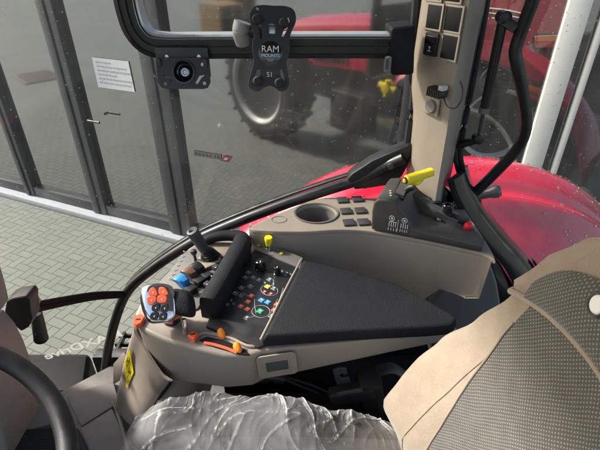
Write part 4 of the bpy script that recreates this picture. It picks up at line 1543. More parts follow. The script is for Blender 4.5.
# yellow toggle and indicators
c = pxz(268.5, 249.5, PZ)
o = obj('yellow_toggle', lathe(c, (.05, 0, 1), [(0, .0075), (.004, .0075), (.005, .005), (.014, .0045)], 16), CHROME, arm)
b = lathe(c + Z * .013, (.06, -.05, 1), [(0, .0062), (.006, .0072), (.016, .0098), (.024, .0105), (.027, .0095), (.028, .0)], 18)
obj('toggle_cap', b, YELLOW, o)
for u, v in ((258.5, 245), (281.5, 253.5)):
    o = obj('indicator', lathe(pxz(u, v, PZ - .001), Z, [(0, .0072), (.0022, .0070), (.003, .006), (.003, 0)], 18), GREY_PL, arm)
    obj('indicator_lens', lathe(pxz(u, v, PZ + .001), Z, [(0, .0048), (.002, .0042), (.0022, 0)], 14), YELLOW, o)
# padded hand bar (black)
hbp = [pxz(u, v, 1.895) for u, v in ((208, 307), (218, 290), (229, 270), (240, 250), (243, 242))]
hw = .021
rings = []
hbc = cat(hbp, 5)
for i, p in enumerate(hbc):
    d = (hbc[min(i + 1, len(hbc) - 1)] - hbc[max(0, i - 1)]).normalized()
    s = d.cross(Z).normalized()
    k = i / (len(hbc) - 1)
    w_ = hw * (1.0 if .04 < k < .96 else .86)
    r = []
    for a_, c_ in ((-1, -1.3), (-1.02, .3), (-.92, .8), (-.7, 1.0), (.7, 1.0), (.92, .8), (1.02, .3), (1, -1.3)):
        r.append(p + s * w_ * a_ + Z * .025 * c_)
    rings.append(r)
bar = obj('hand_bar', loft(rings), BLACK_SOFT, arm, 50)
ap = [pxz(245, 246, 1.895), pxz(243, 238, 1.897), pxz(232, 235.5, 1.897), pxz(218, 236.5, 1.894), pxz(207, 240, 1.886), pxz(200, 246, 1.872)]
obj('bar_arch', tube(ap, lambda t: .0175 - .006 * t, 16, 6), BLACK_SOFT, bar)
for u, v in ((246.5, 262), (229, 300)):
    p = pxz(u, v, 1.89)
    obj('bar_plug', lathe(p, (.9, -.3, 0), [(0, .004), (.003, .004), (.003, 0)], 10), BLACK_FLAT, bar)
# sloped plates left of the bar
pl_ = [pxz(u, v, 1.867) for u, v in ((150, 292), (186, 252), (206, 240), (236, 243), (198, 308), (170, 318))]
obj('lever_bed', prism([V((p.x, p.y, 1.858)) for p in pl_], (0, 0, .009), .003), GREY_PL, arm)
pl_ = [pxz(u, v, 1.872) for u, v in ((196, 262), (210, 243), (234, 243.5), (222, 262), (204, 270))]
obj('joystick_base', prism([V((p.x, p.y, 1.862)) for p in pl_], (0, 0, .014), .004), BEIGE_LT, arm)
# joystick with bellows
j0 = pxz(210, 258, 1.872)
j1 = P(192.5, 231.5, y=j0.y - .015)
jd = (j1 - j0).normalized()
Lj = (j1 - j0).length
prof = []
for k in range(6):
    r0 = .026 - .0026 * k
    prof += [(.006 * k, r0), (.006 * k + .003, r0 + .0015), (.006 * k + .0045, r0 - .003)]
joy = obj('joystick', lathe(j0 - jd * .004, (jd + Z * .8), prof + [(.037, .008)], 30), RUBBER, arm)
b = bmesh.new()
add_lathe(b, j0 + jd * Lj * .30, jd, [(0, .0125), (Lj * .22, .0135), (Lj * .23, .0125), (Lj * .24, .0135), (Lj * .52, .0145), (Lj * .70, .0150), (Lj * .73, .0142), (Lj * .74, .012), (Lj * .74, 0)], 26)
obj('joystick_grip', b, DGREY, joy, 30)
jt = j0 + jd * Lj * 1.04
obj('thumb_switch', box(jt + V((-.002, 0, 0)), (.012, .010, .004), (1, .3, 0), jd.cross(V((1, .3, 0))), .001), BLACK, joy)
obj('thumb_symbol', box(jt + jd * .0025 + V((.003, 0, 0)), (.005, .003, .0012), (1, .3, 0), jd.cross(V((1, .3, 0)))), GREEN, joy)
# spool-valve paddles
for (u, v, m, s, nm) in ((197.5, 268, BLACK, 1.0, 'black'), (190, 273, BROWN, 1.0, 'brown'), (182, 281, BLUE, 1.0, 'blue')):
    c = pxz(u + 5, v + 6, 1.872)
    tp_ = P(u - 6, v - 4, y=c.y + .012)
    rings = []
    ax = (tp_ - c)
    side = V((.62, .78, 0))
    for t, w, th in ((0, .010, .010), (.25, .0115, .013), (.55, .0125, .009), (.8, .0135, .0075), (.95, .013, .007), (1.0, .010, .004)):
        p = c + ax * t + Z * .008 * math.sin(PI * t)
        nrm = ax.cross(side).normalized()
        rings.append([p + side * w * a + nrm * th * e for a, e in ((-1, -.6), (-.6, -1), (.6, -1), (1, -.6), (1, .6), (.6, 1), (-.6, 1), (-1, .6))])
    o = obj('paddle_lever', loft(rings), m, arm, 40)
    o['label'] = nm + ' finger paddle lever'
    if m is not BLACK:
        b = bmesh.new()
        for k in range(6):
            p = c + ax * (.35 + .09 * k) + ax.cross(side).normalized() * -.0085
            add_box(b, p, (.018, .0012, .002), side, ax)
        obj('paddle_ribs', b, m, o)
    obj('paddle_foot', box(c + V((.012, -.012, .004)), (.024, .024, .014), side, (-.78, .62, 0), .004), BLACK, o)
b = lathe(pxz(196, 262, 1.868), (-.1, .1, 1), [(0, .004), (.02, .0035), (.022, .006), (.028, .0085), (.034, .0075), (.037, 0)], 16)
obj('small_knob', b, BLACK, arm)
b = bmesh.new()
for k in range(7):
    p = pxz(171 + 2.5 * k, 279 - 4.5 * k, 1.868)
    add_box(b, p, (.009, .0012, .0008), (.62, .78, 0), (-.78, .62, 0))
    add_box(b, p + V((-.006, .003, 0)), (.003, .004, .0008), (.62, .78, 0), (-.78, .62, 0))
obj('lever_marks', b, GREY_PRINT, arm)
b = bmesh.new()
for k in range(5):
    p = pxz(203 + 4.2 * k, 293 - 8.5 * k, 1.873)
    add_box(b, p, (.015, .013, .012), (.5, .86, 0), (-.86, .5, 0), .002)
obj('rocker_key', b, DGREY, arm)
b = bmesh.new()
for k in range(5):
    p = pxz(203 + 4.2 * k, 293 - 8.5 * k, 1.880)
    add_box(b, p, (.004, .003, .001), (.5, .86, 0), (-.86, .5, 0))
obj('key_symbol', b, GREY_PRINT, arm)

# drive lever: chrome head with buttons and dark palm rest
lc = P(160, 304, y=.690)
ln = (CAM - lc).normalized()
ln = (ln + V((-.25, 0, .05))).normalized()
le1 = V((1, 0, 0)) - ln * ln.x
le1 = (le1.normalized() + Z * .08).normalized()
le2 = ln.cross(le1).normalized()
lk = (P(161, 304, y=.690) - P(160, 304, y=.690)).length
D_ = lambda u, v: ((130 + u / 7.5 - 160) * lk, -(270 + v / 7.5 - 304) * lk)
out_ = [D_(u, v) for u, v in ((80, 130), (105, 108), (160, 98), (230, 100), (290, 120), (325, 165), (345, 225), (352, 300), (345, 350), (300, 392), (220, 398), (150, 392), (108, 340), (80, 260), (72, 190))]
rings = []
cx = sum(p[0] for p in out_) / len(out_); cy = sum(p[1] for p in out_) / len(out_)
for dpt, sc_ in ((-.040, .45), (-.030, .80), (-.014, .98), (-.004, 1.0), (.003, .95), (.0065, .86), (.0075, .6), (.008, .2)):
    ri = []
    for p in cat([V((*q, 0)) for q in out_], 3, True):
        x, y = cx + (p.x - cx) * sc_, cy + (p.y - cy) * sc_
        ri.append(lc + le1 * x + le2 * y + ln * dpt)
    rings.append(ri)
drv = obj('drive_lever', loft(rings), CHROME, arm, 60)
inn = [D_(u, v) for u, v in ((150, 118), (200, 104), (262, 108), (318, 130), (338, 180), (330, 225), (318, 205), (300, 140), (250, 122), (190, 128), (155, 160), (140, 200), (128, 190), (134, 150))]
me = plate_mesh([cat([V((*q, 0)) for q in inn], 2, True)], .001, .0003, lc + ln * .0064, le1, le2)
link_mesh('dark_inlay', me, DGREY, drv)


def lev_btn(pts, m, h=.0045):
    q = [D_(u, v) for u, v in pts]
    me = plate_mesh([[ (p.x, p.y) for p in cat([V((*s, 0)) for s in q], 3, True)]], h, .0012, lc + ln * .0062, le1, le2)
    o = link_mesh('lever_button', me, m, drv)
    x = sum(p[0] for p in q) / len(q); y = sum(p[1] for p in q) / len(q)
    c = lc + le1 * x + le2 * y + ln * (.0064 + h)
    b = box(c, (.0032, .0012, .0005), le1 + le2 * .5, le2)
    add_box(b, c - le2 * .0012, (.0016, .0026, .0005), le1, le2)
    obj('button_symbol', b, WHITE, o)
    return o


for pts in (((160, 150), (185, 135), (205, 160), (210, 188), (180, 192), (152, 180)), ((232, 140), (262, 138), (285, 165), (290, 188), (250, 190), (230, 178)),
            ((142, 205), (175, 198), (204, 205), (200, 232), (170, 258), (148, 245)), ((222, 202), (255, 197), (280, 205), (277, 240), (245, 247), (220, 238))):
    lev_btn(pts, ORED)
for pts in (((182, 262), (215, 254), (230, 266), (224, 300), (195, 306), (178, 295)), ((250, 268), (280, 262), (293, 275), (288, 308), (262, 314), (244, 304)), ((172, 322), (205, 316), (220, 330), (212, 362), (185, 364), (166, 352)), ((238, 328), (268, 322), (284, 336), (278, 368), (250, 374), (232, 362))):
    lev_btn(pts, BLACK)
# palm rest
pc_ = P(183, 303, y=.700)
rings = []
for dpt, sc_ in ((-.03, .7), (-.012, 1.0), (.004, 1.0), (.012, .9), (.016, .65), (.0175, .3)):
    ri = []
    for k in range(24):
        t = 2 * PI * k / 24
        x = math.copysign(abs(math.cos(t)) ** .6, math.cos(t)) * .0235 * sc_
        y = math.copysign(abs(math.sin(t)) ** .6, math.sin(t)) * .028 * sc_
        ri.append(pc_ + (le1 + le2 * -.25) * x + (le2 + le1 * -.12) * y + ln * dpt)
    rings.append(ri)
obj('palm_rest', loft(rings), BLACK_SOFT, drv, 60)
b = tube([P(173, 322, y=.69), P(166, 321, y=.688), P(174, 318, y=.684), P(181, 315, y=.69)], .0045, 10, 6)
obj('orange_collar', b, ORED, drv)
b = tube([P(170, 312, y=.71), P(172, 322, y=.712), P(174, 333, y=.715)], .017, 16, 6)
obj('lever_shaft', b, BLACK, drv)
b = tube([P(184, 319, y=.675), P(185, 326, y=.67), P(185, 333, y=.67)], .005, 12, 4)
obj('chrome_pin', b, CHROME, arm)
for pts, dz in ((((133, 317), (140, 313), (145, 316), (141, 323), (136, 325), (133, 322)), 1.872), (((187, 335), (193, 330), (198, 333), (194, 339)), 1.876)):
    q = [pxz(u, v, dz) for u, v in pts]
    o = obj('orange_tag', prism(q, (0, 0, -.012), .0015, 1), ORED, arm)
    c = sum(q, V()) / len(q)
    obj('tag_symbol', box(c + Z * .0006, (.009, .0035, .001), q[2] - q[0], Z.cross(q[2] - q[0])), INK, o)
# hand-throttle slot with two orange sliders
sl = [pxz(u, v, AZ + .0025) for u, v in ((199, 340), (207, 336), (228, 341), (246, 350), (250, 355), (240, 354), (215, 347))]
sl_o = obj('slider_slot', prism(sl, (0, 0, -.004), .001, 1), BLACK_FLAT, arm)
sp_ = cat([pxz(u, v, AZ + .004) for u, v in ((204, 342.5), (214, 344.5), (226, 348), (237, 352.5))], 6)
obj('orange_scale', tube(sp_, .0036, 8, 1, flat=.5), ORED, sl_o)
rimp = cat([pxz(u, v, AZ + .003) for u, v in ((196, 336), (206, 333), (230, 338), (248, 346), (262, 345))], 6)
obj('slot_rim', tube(rimp, .0035, 8, 1), BEIGE, arm)
for u, v in ((222, 336.5), (238, 350.5)):
    c = pxz(u, v, AZ + .002)
    b = bmesh.new()
    rings = []
    for t, w, th in ((0, .009, .006), (.3, .011, .0075), (.6, .0095, .0065), (.85, .006, .005), (1, .0025, .003)):
        p = c + (Z * .014 + V((-.003, .008, 0))) * t
        rings.append([p + pe1 * w * math.cos(k * PI / 6) + pe2 * th * math.sin(k * PI / 6) for k in range(12)])
    obj('orange_slider', loft(rings), ORANGE, arm, 60)
# LCD bezel on the side
fnrm = V((-.06, -1, 0)).normalized()
lo = P(277, 366, y=pxz(262, 351).y - .0035)
a_ = P(258, 356, y=lo.y); b_ = P(296, 354, y=lo.y); c_ = P(296.5, 374, y=lo.y); d_ = P(258, 376.5, y=lo.y)
ex_ = (b_ - a_).normalized()
ex_.y = (pxz(400, 338) - pxz(262, 351)).normalized().y
ex_.normalize()
w_, h_ = (b_ - a_).length * 1.02, (a_ - d_).length
ctr = (a_ + b_ + c_ + d_) / 4 + V((0, .002, 0))
ey_ = V((0, .0, 1))
rr = .006
def rrect(w, h, r, n=4):
    out = []
    for sx, sy, a in ((1, 1, 0), (-1, 1, PI / 2), (-1, -1, PI), (1, -1, 1.5 * PI)):
        for k in range(n + 1):
            t = a + PI / 2 * k / n
            out.append((sx * (w / 2 - r) + r * math.cos(t), sy * (h / 2 - r) + r * math.sin(t)))
    return out
me = plate_mesh([rrect(w_, h_, .008), rrect(w_ * .60, h_ * .50, .003)], .0035, .0012, ctr, ex_, ey_)
bz = link_mesh('display_bezel', me, BEIGE, arm)
obj('display', box(ctr + V((0, -.001, 0)), (w_ * .60, h_ * .50, .004), ex_, ey_), LCD, bz)
me = plate_mesh([rrect(w_ * .66, h_ * .58, .004), rrect(w_ * .60, h_ * .50, .003)], .002, .0006, ctr + V((0, -.003, 0)), ex_, ey_)
link_mesh('display_rim', me, BEIGE_LT, bz)

# ================================================================== CONSOLE PEDESTAL
ped = empty('console_pedestal', (-.45, .85, 1.33), 'beige curved pedestal with yellow warning label under the armrest front', 'pedestal')
cols = [
    [(158, 322, 1.83, .08), (150, 352, 1.66, .08), (140, 378, 1.5, .08), (135, 404, 1.36, .08)],
    [(135, 325, 1.83, 0), (126, 355, 1.665, 0), (120, 382, 1.50, 0), (115, 404, 1.36, 0)],
    [(142, 345, 1.80, 0), (134, 372, 1.63, 0), (127, 396, 1.48, 0), (122, 417, 1.34, 0)],
    [(160, 374, 1.765, 0), (148, 393, 1.62, 0), (139, 410, 1.49, 0), (133, 427, 1.345, 0)],
    [(171, 382, 1.76, 0), (158, 400, 1.62, 0), (149, 417, 1.49, 0), (143.5, 434, 1.35, 0)],
]
colp = []
for c in cols:
    q = []
    for (u, v, z, dy) in c:
        p = P(u, v, z=z)
        p.y += dy
        q.append(p)
    colp.append(cat(q, 6))
nz_ = len(colp[0])
rows = [cat([c[i] for c in colp], 6) for i in range(nz_)]


def ped_pt(a, w):
    i = min(int(a * (nz_ - 1)), nz_ - 2)
    f = a * (nz_ - 1) - i
    m = len(rows[0])
    j = min(int(w * (m - 1)), m - 2)
    g = w * (m - 1) - j
    p = rows[i][j].lerp(rows[i][j + 1], g).lerp(rows[i + 1][j].lerp(rows[i + 1][j + 1], g), f)
    return p


grid_surface('pedestal_cover', ped_pt, 30, 36, BEIGE, ped, thick=.006, ang=60)
c2 = [
    [(170.5, 374, 1.785, .05), (159, 401, 1.62, .003), (150, 418, 1.49, .003), (144.5, 435, 1.35, .003)],
    [(182, 372, 1.79, .065), (170, 404, 1.62, -.01), (161, 421, 1.49, -.01), (156, 438, 1.35, -.004)],
    [(199, 371, 1.79, .07), (191, 400, 1.62, 0), (184, 416, 1.49, 0), (178, 432, 1.35, 0)],
    [(214, 368, 1.79, .08), (208, 395, 1.62, .06), (204, 412, 1.49, .06), (198, 430, 1.35, .06)],
]
colq = [cat([P(u, v, z=z) + V((0, dy, 0)) for (u, v, z, dy) in c], 6) for c in c2]
rows2 = [cat([c[i] for c in colq], 6) for i in range(len(colq[0]))]


def ped2(a, w):
    i = min(int(a * (len(rows2) - 1)), len(rows2) - 2)
    f = a * (len(rows2) - 1) - i
    m = len(rows2[0]); j = min(int(w * (m - 1)), m - 2); g = w * (m - 1) - j
    return rows2[i][j].lerp(rows2[i][j + 1], g).lerp(rows2[i + 1][j].lerp(rows2[i + 1][j + 1], g), f)


grid_surface('side_cover', ped2, 24, 20, BEIGE, ped, thick=.006, ang=60)
seam = [ped_pt(k / 12, 1.0) + (CAM - ped_pt(k / 12, 1.0)).normalized() * -.001 for k in range(13)]
obj('cover_seam', tube(seam, .004, 8, 2), BLACK_FLAT, ped)
# warning label lies on the cover


from mathutils.bvhtree import BVHTree
pv = [ped_pt(i / 40, j / 60) for i in range(41) for j in range(61)]
pf_ = [(i * 61 + j, i * 61 + j + 1, (i + 1) * 61 + j + 1, (i + 1) * 61 + j) for i in range(40) for j in range(60)]
ptree = BVHTree.FromPolygons(pv, pf_)
LABQ = ((130.5, 348), (134.5, 372), (127.5, 388), (125, 364))


def lab(a, w, out):
    (u0, v0), (u1, v1), (u2, v2), (u3, v3) = LABQ
    u = (u0 * (1 - w) + u1 * w) * (1 - a) + (u3 * (1 - w) + u2 * w) * a
    v = (v0 * (1 - w) + v1 * w) * (1 - a) + (v3 * (1 - w) + v2 * w) * a
    d = ray(u, v).normalized()
    hit = ptree.ray_cast(CAM, d)
    if hit[0] is None:
        hit = ptree.find_nearest(CAM + d * 1.2)
    p, n = hit[0], hit[1]
    if n.dot(CAM - p) < 0:
        n = -n
    return p + n * out


ll = grid_surface('warning_label', lambda a, w: lab(a, w, .002), 6, 10, YELLOW, ped, thick=.0008)
b = bmesh.new()


def patch(a0, a1, w0, w1):
    vs = [[bm_.verts.new(lab(a0 + (a1 - a0) * i / 3, w0 + (w1 - w0) * j / 3, .0036)) for j in range(4)] for i in range(4)]
    for i in range(3):
        for j in range(3):
            bm_.faces.new((vs[i][j], vs[i + 1][j], vs[i + 1][j + 1], vs[i][j + 1]))


bm_ = b
patch(.14, .86, .46, .485)
for k, (p0, p1, r0, r1) in enumerate(((.3, .7, .10, .16), (.42, .5, .16, .26), (.55, .75, .22, .28), (.2, .36, .28, .36), (.25, .75, .33, .36), (.3, .62, .55, .61), (.4, .52, .61, .74), (.55, .78, .66, .72), (.22, .4, .72, .8), (.3, .8, .84, .87), (.3, .7, .905, .93))):
    patch(p0, p1, r0, r1)
obj('label_print', b, INK, ll)
# dark foot bracket
b = prism([P(113, 402, z=1.36), P(121, 417, z=1.34), P(136, 431, z=1.34), P(146, 438, z=1.34), P(170, 440, z=1.34), P(172, 425, z=1.34), P(140, 400, z=1.36)], (0, 0, -.12), .004)
obj('foot_bracket', b, BROWN if False else DGREY, ped)
b = tube([P(113, 400, z=1.345), P(119, 416, z=1.32), P(126, 440, z=1.29), P(131, 458, z=1.27)], .006, 8, 4)
obj('bracket_edge', b, BEIGE, ped)
# small beige corner cover behind the pedestal foot
b = prism([P(113, 364, z=1.40), P(124, 352, z=1.45), P(128, 360, z=1.44), P(119, 380, z=1.36), P(113, 385, z=1.33)], (0, .04, -.03), .004)
obj('corner_cover', b, BEIGE_LT, ped)

# floor covers
fc = empty('floor_cover', P(95, 400, z=FZ + .02), 'grey beige ribbed floor plate beside the pedestal foot', 'floor plate')
b = prism([P(66, 396, z=FZ + .02), P(113, 380, z=FZ + .02), P(119, 402, z=FZ + .02), P(81, 426, z=FZ + .02)], (0, 0, -.03), .004)
obj('upper_plate', b, FLOORM, fc)
b = prism([P(80, 428, z=FZ + .016), P(112, 408, z=FZ + .016), P(128, 446, z=FZ + .016), P(132, 470, z=FZ + .016), P(100, 475, z=FZ + .016)], (0, 0, -.03), .004)
obj('lower_plate', b, FLOORM, fc)
mt_ = empty('rubber_mat', P(40, 440, z=FZ + .01), 'black rubber floor mat behind the steering wheel', 'mat')
mq = [P(-30, 432, z=FZ + .012), P(22, 431, z=FZ + .012), P(50, 424, z=FZ + .012), P(78, 428, z=FZ + .012), P(97, 470, z=FZ + .012), P(-30, 490, z=FZ + .012)]
obj('mat_sheet', prism(mq, (0, 0, -.012), .003), MATBLK, mt_)
b = bmesh.new()
for k in range(26):
    a = k / 26
    p, q = mq[0].lerp(mq[5], a), mq[3].lerp(mq[4], a)
    add_tube(b, [p + V((.02, 0, .001)), q + V((-.02, 0, .001))], .0015, 6, 0)
obj('mat_ribs', b, MATBLK, mt_)

# ================================================================== STEERING CONSOLE + WHEEL
sw_ = empty('steering_wheel', (-.50, .30, 2.0), 'thick dark grey steering wheel rim at the lower left', 'steering wheel')
sC = V((-.50, .30, 2.0)); sa, sb = V((0, 1, 0)), V((.87, 0, -.5)).normalized()
rim_ = [sC + sa * .2 * math.cos(2 * PI * k / 64) + sb * .2 * math.sin(2 * PI * k / 64) for k in range(65)]
b = bmesh.new()
rings = []
sn = sa.cross(sb)
for k in range(64):
    c = sC + sa * .2 * math.cos(2 * PI * k / 64) + sb * .2 * math.sin(2 * PI * k / 64)
    rd = (c - sC).normalized()
    rings.append([c + rd * .0155 * math.cos(2 * PI * q / 16) + sn * .0165 * math.sin(2 * PI * q / 16) for q in range(16)])
rings.append(rings[0])
add_loft(b, rings, False)
bmesh.ops.remove_doubles(b, verts=b.verts, dist=1e-6)
obj('wheel_rim', b, BLACK, sw_, 60)
b = bmesh.new()
for a in (R(90), R(210), R(330)):
    d = sa * math.cos(a + PI / 2 + .4) + sb * math.sin(a + PI / 2 + .4)
    add_tube(b, [sC - sn * .02 * 0 + d * .03, sC + d * .195], .012, 10, 0, flat=.6)
add_lathe(b, sC - sn * .03, sn, [(0, .055), (.03, .06), (.045, .05), (.05, 0)], 24)
obj('wheel_spoke', b, BLACK, sw_)
# column console
cs = empty('column_console', (-.8, .55, 1.22), 'beige steering column console side with black bracket at left edge', 'console')
yy = .70
lo_ = [(-60, 250), (-6, 252), (1, 262), (7, 283), (10, 297), (6, 304), (-60, 330)]
b = prism([P(u, v, y=yy) for u, v in lo_], (0, -.25, 0), .010, 3)
obj('dash_side', b, TAUPE, cs)
lo2 = [(-60, 312), (4, 308), (16, 322), (24, 338), (32, 360), (37, 383), (40, 405), (31, 418), (23, 428), (8, 404), (-6, 388), (-60, 370)]
b = prism([P(u, v, y=yy + .01) for u, v in lo2], (0, -.14, 0), .008, 3)
obj('side_panel', b, TAUPE, cs)
lo3 = [(-60, 385), (-8, 388), (6, 405), (24, 430), (18, 431), (-60, 432)]
b = prism([P(u, v, y=yy - .02) for u, v in lo3], (0, -.14, 0), .006, 2)
obj('lower_trim', b, BEIGE_LT, cs)
b = box((-1.0, .50, 1.50), (.36, .34, .62), bev=.03)
obj('column_core', b, BLACK_FLAT, cs)
lb = [(6, 301), (14, 298), (27, 296), (30, 300), (30, 308), (32, 320), (28, 328), (21, 332), (12, 324), (4, 312)]
b = prism([P(u, v, y=yy + .03) for u, v in lb], (0, .04, 0), .008, 3)
o = obj('bracket', b, BLACK, cs)
b = prism([P(u, v, y=yy + .055) for u, v in ((16, 297), (23, 294), (29, 294), (34, 304), (37, 308), (33, 309), (28, 299))], (0, .025, 0), .004, 2)
obj('bracket_lid', b, BEIGE, o)
# latch bar
lbr = empty('latch_bar', P(75, 300, y=1.05), 'black latch bar with hanging grip running from the steering console to the frame', 'bar')
b = tube([P(26, 311, y=.86), P(60, 303.5, y=.97), P(95, 297, y=1.08), P(124, 295, y=1.165)], .0105, 14, 6)
add_tube(b, [P(26, 306, y=.86) , P(60, 299.5, y=.97), P(95, 294, y=1.08), P(124, 293, y=1.165)], .0075, 12, 6)
obj('bar_tube', b, BLACK_FLAT, lbr)
b = tube([P(36, 312, y=.90), P(38, 322, y=.905), P(41, 338, y=.91)], lambda t: .0145 + .004 * t, 18, 6)
o = obj('grip', b, DGREY, lbr)
gd = (P(41, 338, y=.91) - P(38, 322, y=.905)).normalized()
obj('grip_end', lathe(P(41, 338, y=.91) - gd * .003, gd, [(0, .0188), (.004, .0195), (.008, .0185), (.0085, 0.012), (.006, .010), (.006, 0)], 20), BLACK, o)
for u, v in ((70, 302.5), (39, 331)):
    obj('screw', lathe(P(u, v, y=1.0 if u > 50 else .905) + V((0, -.012 if u > 50 else -.017, .003)), (0, -1, .4), [(0, .003), (.002, .0026), (.002, 0)], 8), DGREY, lbr)

# ================================================================== SEAT
seat = empty('driver_seat', (.1, .30, 1.5), 'beige suede driver seat with dotted dark woven backrest panel', 'seat')
SZ = 1.66


def interp(tab, z):
    if z <= tab[0][0]:
        return tab[0][1]
    for (z0, a), (z1, b_) in zip(tab, tab[1:]):
        if z <= z1:
            f = (z - z0) / (z1 - z0)
            f = f * f * (3 - 2 * f) * .5 + f * .5
            return a + (b_ - a) * f
    return tab[-1][1]


xpan = lambda z: .222 + .235 * (z - 1.78)
T_bound = [(1.6, .150), (1.78, .152), (1.98, .158), (2.08, .152), (2.155, .140)]      # half width of the woven panel
T_out = [(1.6, .265), (1.72, .275), (1.80, .280), (1.90, .282), (1.96, .270), (2.05, .226), (2.135, .184), (2.22, .147), (2.27, .112), (2.31, .06), (2.325, .03)]
T_fwd = [(1.6, -.10), (1.68, -.045), (1.735, .015), (1.79, .055), (1.85, .044), (1.95, .014), (2.05, .004), (2.3, .0)]


def seat_pt(w, z):
    d, x = seat_base(w, z)
    t = (z - (2.145 + .050 * (1 - (d / .180) ** 2)) + .002) / .016
    t = min(1, max(0, t))
    return d + (.006 * t if w > .8 else 0), x - .016 * t * t * (3 - 2 * t) * (1 if w <= 1 else max(0, 1 - (w - 1) * 1.5))


def seat_base(w, z):
    """w: 0 centre .. 1 outer edge (front face) .. 2 back; sign handled by the caller (returns offset)"""
    hb_, ho = interp(T_bound, z), interp(T_out, z)
    hb_ = min(hb_, ho * .82)
    f = interp(T_fwd, z)
    x0 = xpan(z)
    if w <= .5:
        d = hb_ * w / .5
        return d, x0 - .010 * (w / .5) ** 2
    if w <= 1.0:
        k = (w - .5) / .5
        d = hb_ + (ho - hb_) * math.sin(k * PI / 2) ** .9
        x = x0 - .010 - f * math.sin(PI * min(k * .78, 1)) ** .8 + .035 * max(0, k - .6) ** 1.5 * 2
        return d, x
    k = w - 1.0
    xe = x0 - .010 - f * math.sin(PI * .78) ** .8 + .035 * .4 ** 1.5 * 2
    return ho - .05 * k * k, xe + .12 * k


ZB, ZT, ZSPL = 1.60, 2.325, 2.150


PZ0, PZ1, PD = 2.145, .050, .180
pipe_z = lambda d: PZ0 + PZ1 * (1 - (d / PD) ** 2)


def seat_x(d, z):
    hb_, ho = interp(T_bound, z), interp(T_out, z)
    hb_ = min(hb_, ho * .82)
    if d <= hb_:
        return seat_pt(.5 * d / hb_, z)[1]
    k = math.asin(min(1, (d - hb_) / (ho - hb_)) ** (1 / .9)) / (PI / 2)
    return seat_pt(.5 + .5 * k, z)[1]


def seat_grid(name, w0, w1, z0, z1, mat, nw, nzz, sides=(1, -1), off=0.0, parent=None, top=False, above=False):
    bm = bmesh.new()
    uvl = bm.loops.layers.uv.new('UVMap')
    for s in sides:
        vs, uvs = [], []
        for i in range(nw + 1):
            w = w0 + (w1 - w0) * i / nw
            row, ur = [], []
            for j in range(nzz + 1):
                z = z0 + (z1 - z0) * j / nzz
                d, x = seat_pt(abs(w), z)
                sg = s if w >= 0 else -s
                # soft crumple of the upholstery
                p = V((x, YC + sg * d, z))
                c = noise.noise(p * 9) * .0035 + noise.noise(p * 23) * .0012
                row.append(bm.verts.new(p + V((-off + c, 0, 0))))
                ur.append((sg * d + (x - xpan(z)) * .5, z * 1.03))
            vs.append(row); uvs.append(ur)
        for i in range(nw):
            for j in range(nzz):
                if above and max(vs[i][j].co.z, vs[i][j + 1].co.z) < pipe_z(abs(vs[i][j].co.y - YC)) - .003:
                    continue
                if top and vs[i][j].co.z > pipe_z(abs(vs[i][j].co.y - YC)) + .002:
                    continue
                f = bm.faces.new((vs[i][j], vs[i + 1][j], vs[i + 1][j + 1], vs[i][j + 1]))
                for lp, (a, b_) in zip(f.loops, ((i, j), (i + 1, j), (i + 1, j + 1), (i, j + 1))):
                    lp[uvl].uv = uvs[a][b_]
    bmesh.ops.remove_doubles(bm, verts=bm.verts, dist=1e-5)
    bmesh.ops.recalc_face_normals(bm, faces=bm.faces)
    return obj(name, bm, mat, parent or seat, 70, norm=False)


seat_grid('backrest_bolster', .5, 2.0, ZB, ZT, SUEDE, 44, 60)
seat_grid('woven_panel', -.5, .5, ZB, 2.205, WOVEN, 40, 90, sides=(1,), top=True)
# upper woven inset with arched top
bm = bmesh.new()
uvl = bm.loops.layers.uv.new('UVMap')
NU, NV = 30, 14
vs, uvs = [], []
for i in range(NU + 1):
    a = -1 + 2 * i / NU
    row, ur = [], []
    ztop = 2.157 + .108 * (1 - abs(a) ** 2.6) ** .55 if abs(a) < 1 else 2.155
    for j in range(NV + 1):
        zlo = min(pipe_z(.145 * a) + .002, ztop - .002)
        z = zlo + (ztop - zlo) * j / NV
        d = .145 * a
        bulge = .020 * (1 - (2 * j / NV - 1) ** 4) * (1 - abs(a) ** 3)
        w_out = interp(T_out, z)
        p = V((xpan(z) - .029 - bulge * .6, YC + d, z))
        row.append(bm.verts.new(p)); ur.append((d, z * 1.03))
    vs.append(row); uvs.append(ur)
for i in range(NU):
    if vs[i][NV].co.z - vs[i][0].co.z < .008 or vs[i + 1][NV].co.z - vs[i + 1][0].co.z < .008:
        continue
    for j in range(NV):
        f = bm.faces.new((vs[i][j], vs[i + 1][j], vs[i + 1][j + 1], vs[i][j + 1]))
        for lp, (a, b_) in zip(f.loops, ((i, j), (i + 1, j), (i + 1, j + 1), (i, j + 1))):
            lp[uvl].uv = uvs[a][b_]
bmesh.ops.delete(bm, geom=[v for v in bm.verts if not v.link_faces], context='VERTS')
bmesh.ops.recalc_face_normals(bm, faces=bm.faces)
bmesh.ops.solidify(bm, geom=bm.faces[:], thickness=.006)
up_pan = obj('shoulder_panel', bm, WOVEN, seat, 70)
# suede filling of the upper section
seat_grid('shoulder_filling', -.5, .5, ZSPL - .02, ZT, SUEDE, 40, 60, sides=(1,), off=0.0, above=True)
# piping line between the two sections
pp3 = []
for k in range(41):
    d = PD * (-1 + 2 * k / 40)
    z = pipe_z(d)
    pp3.append(V((seat_x(abs(d), z) - .008 - .018 * (1 - (d / PD) ** 2), YC + d, z)))
obj('piping', tube(pp3, .0042, 10, 1), SUEDE, seat)
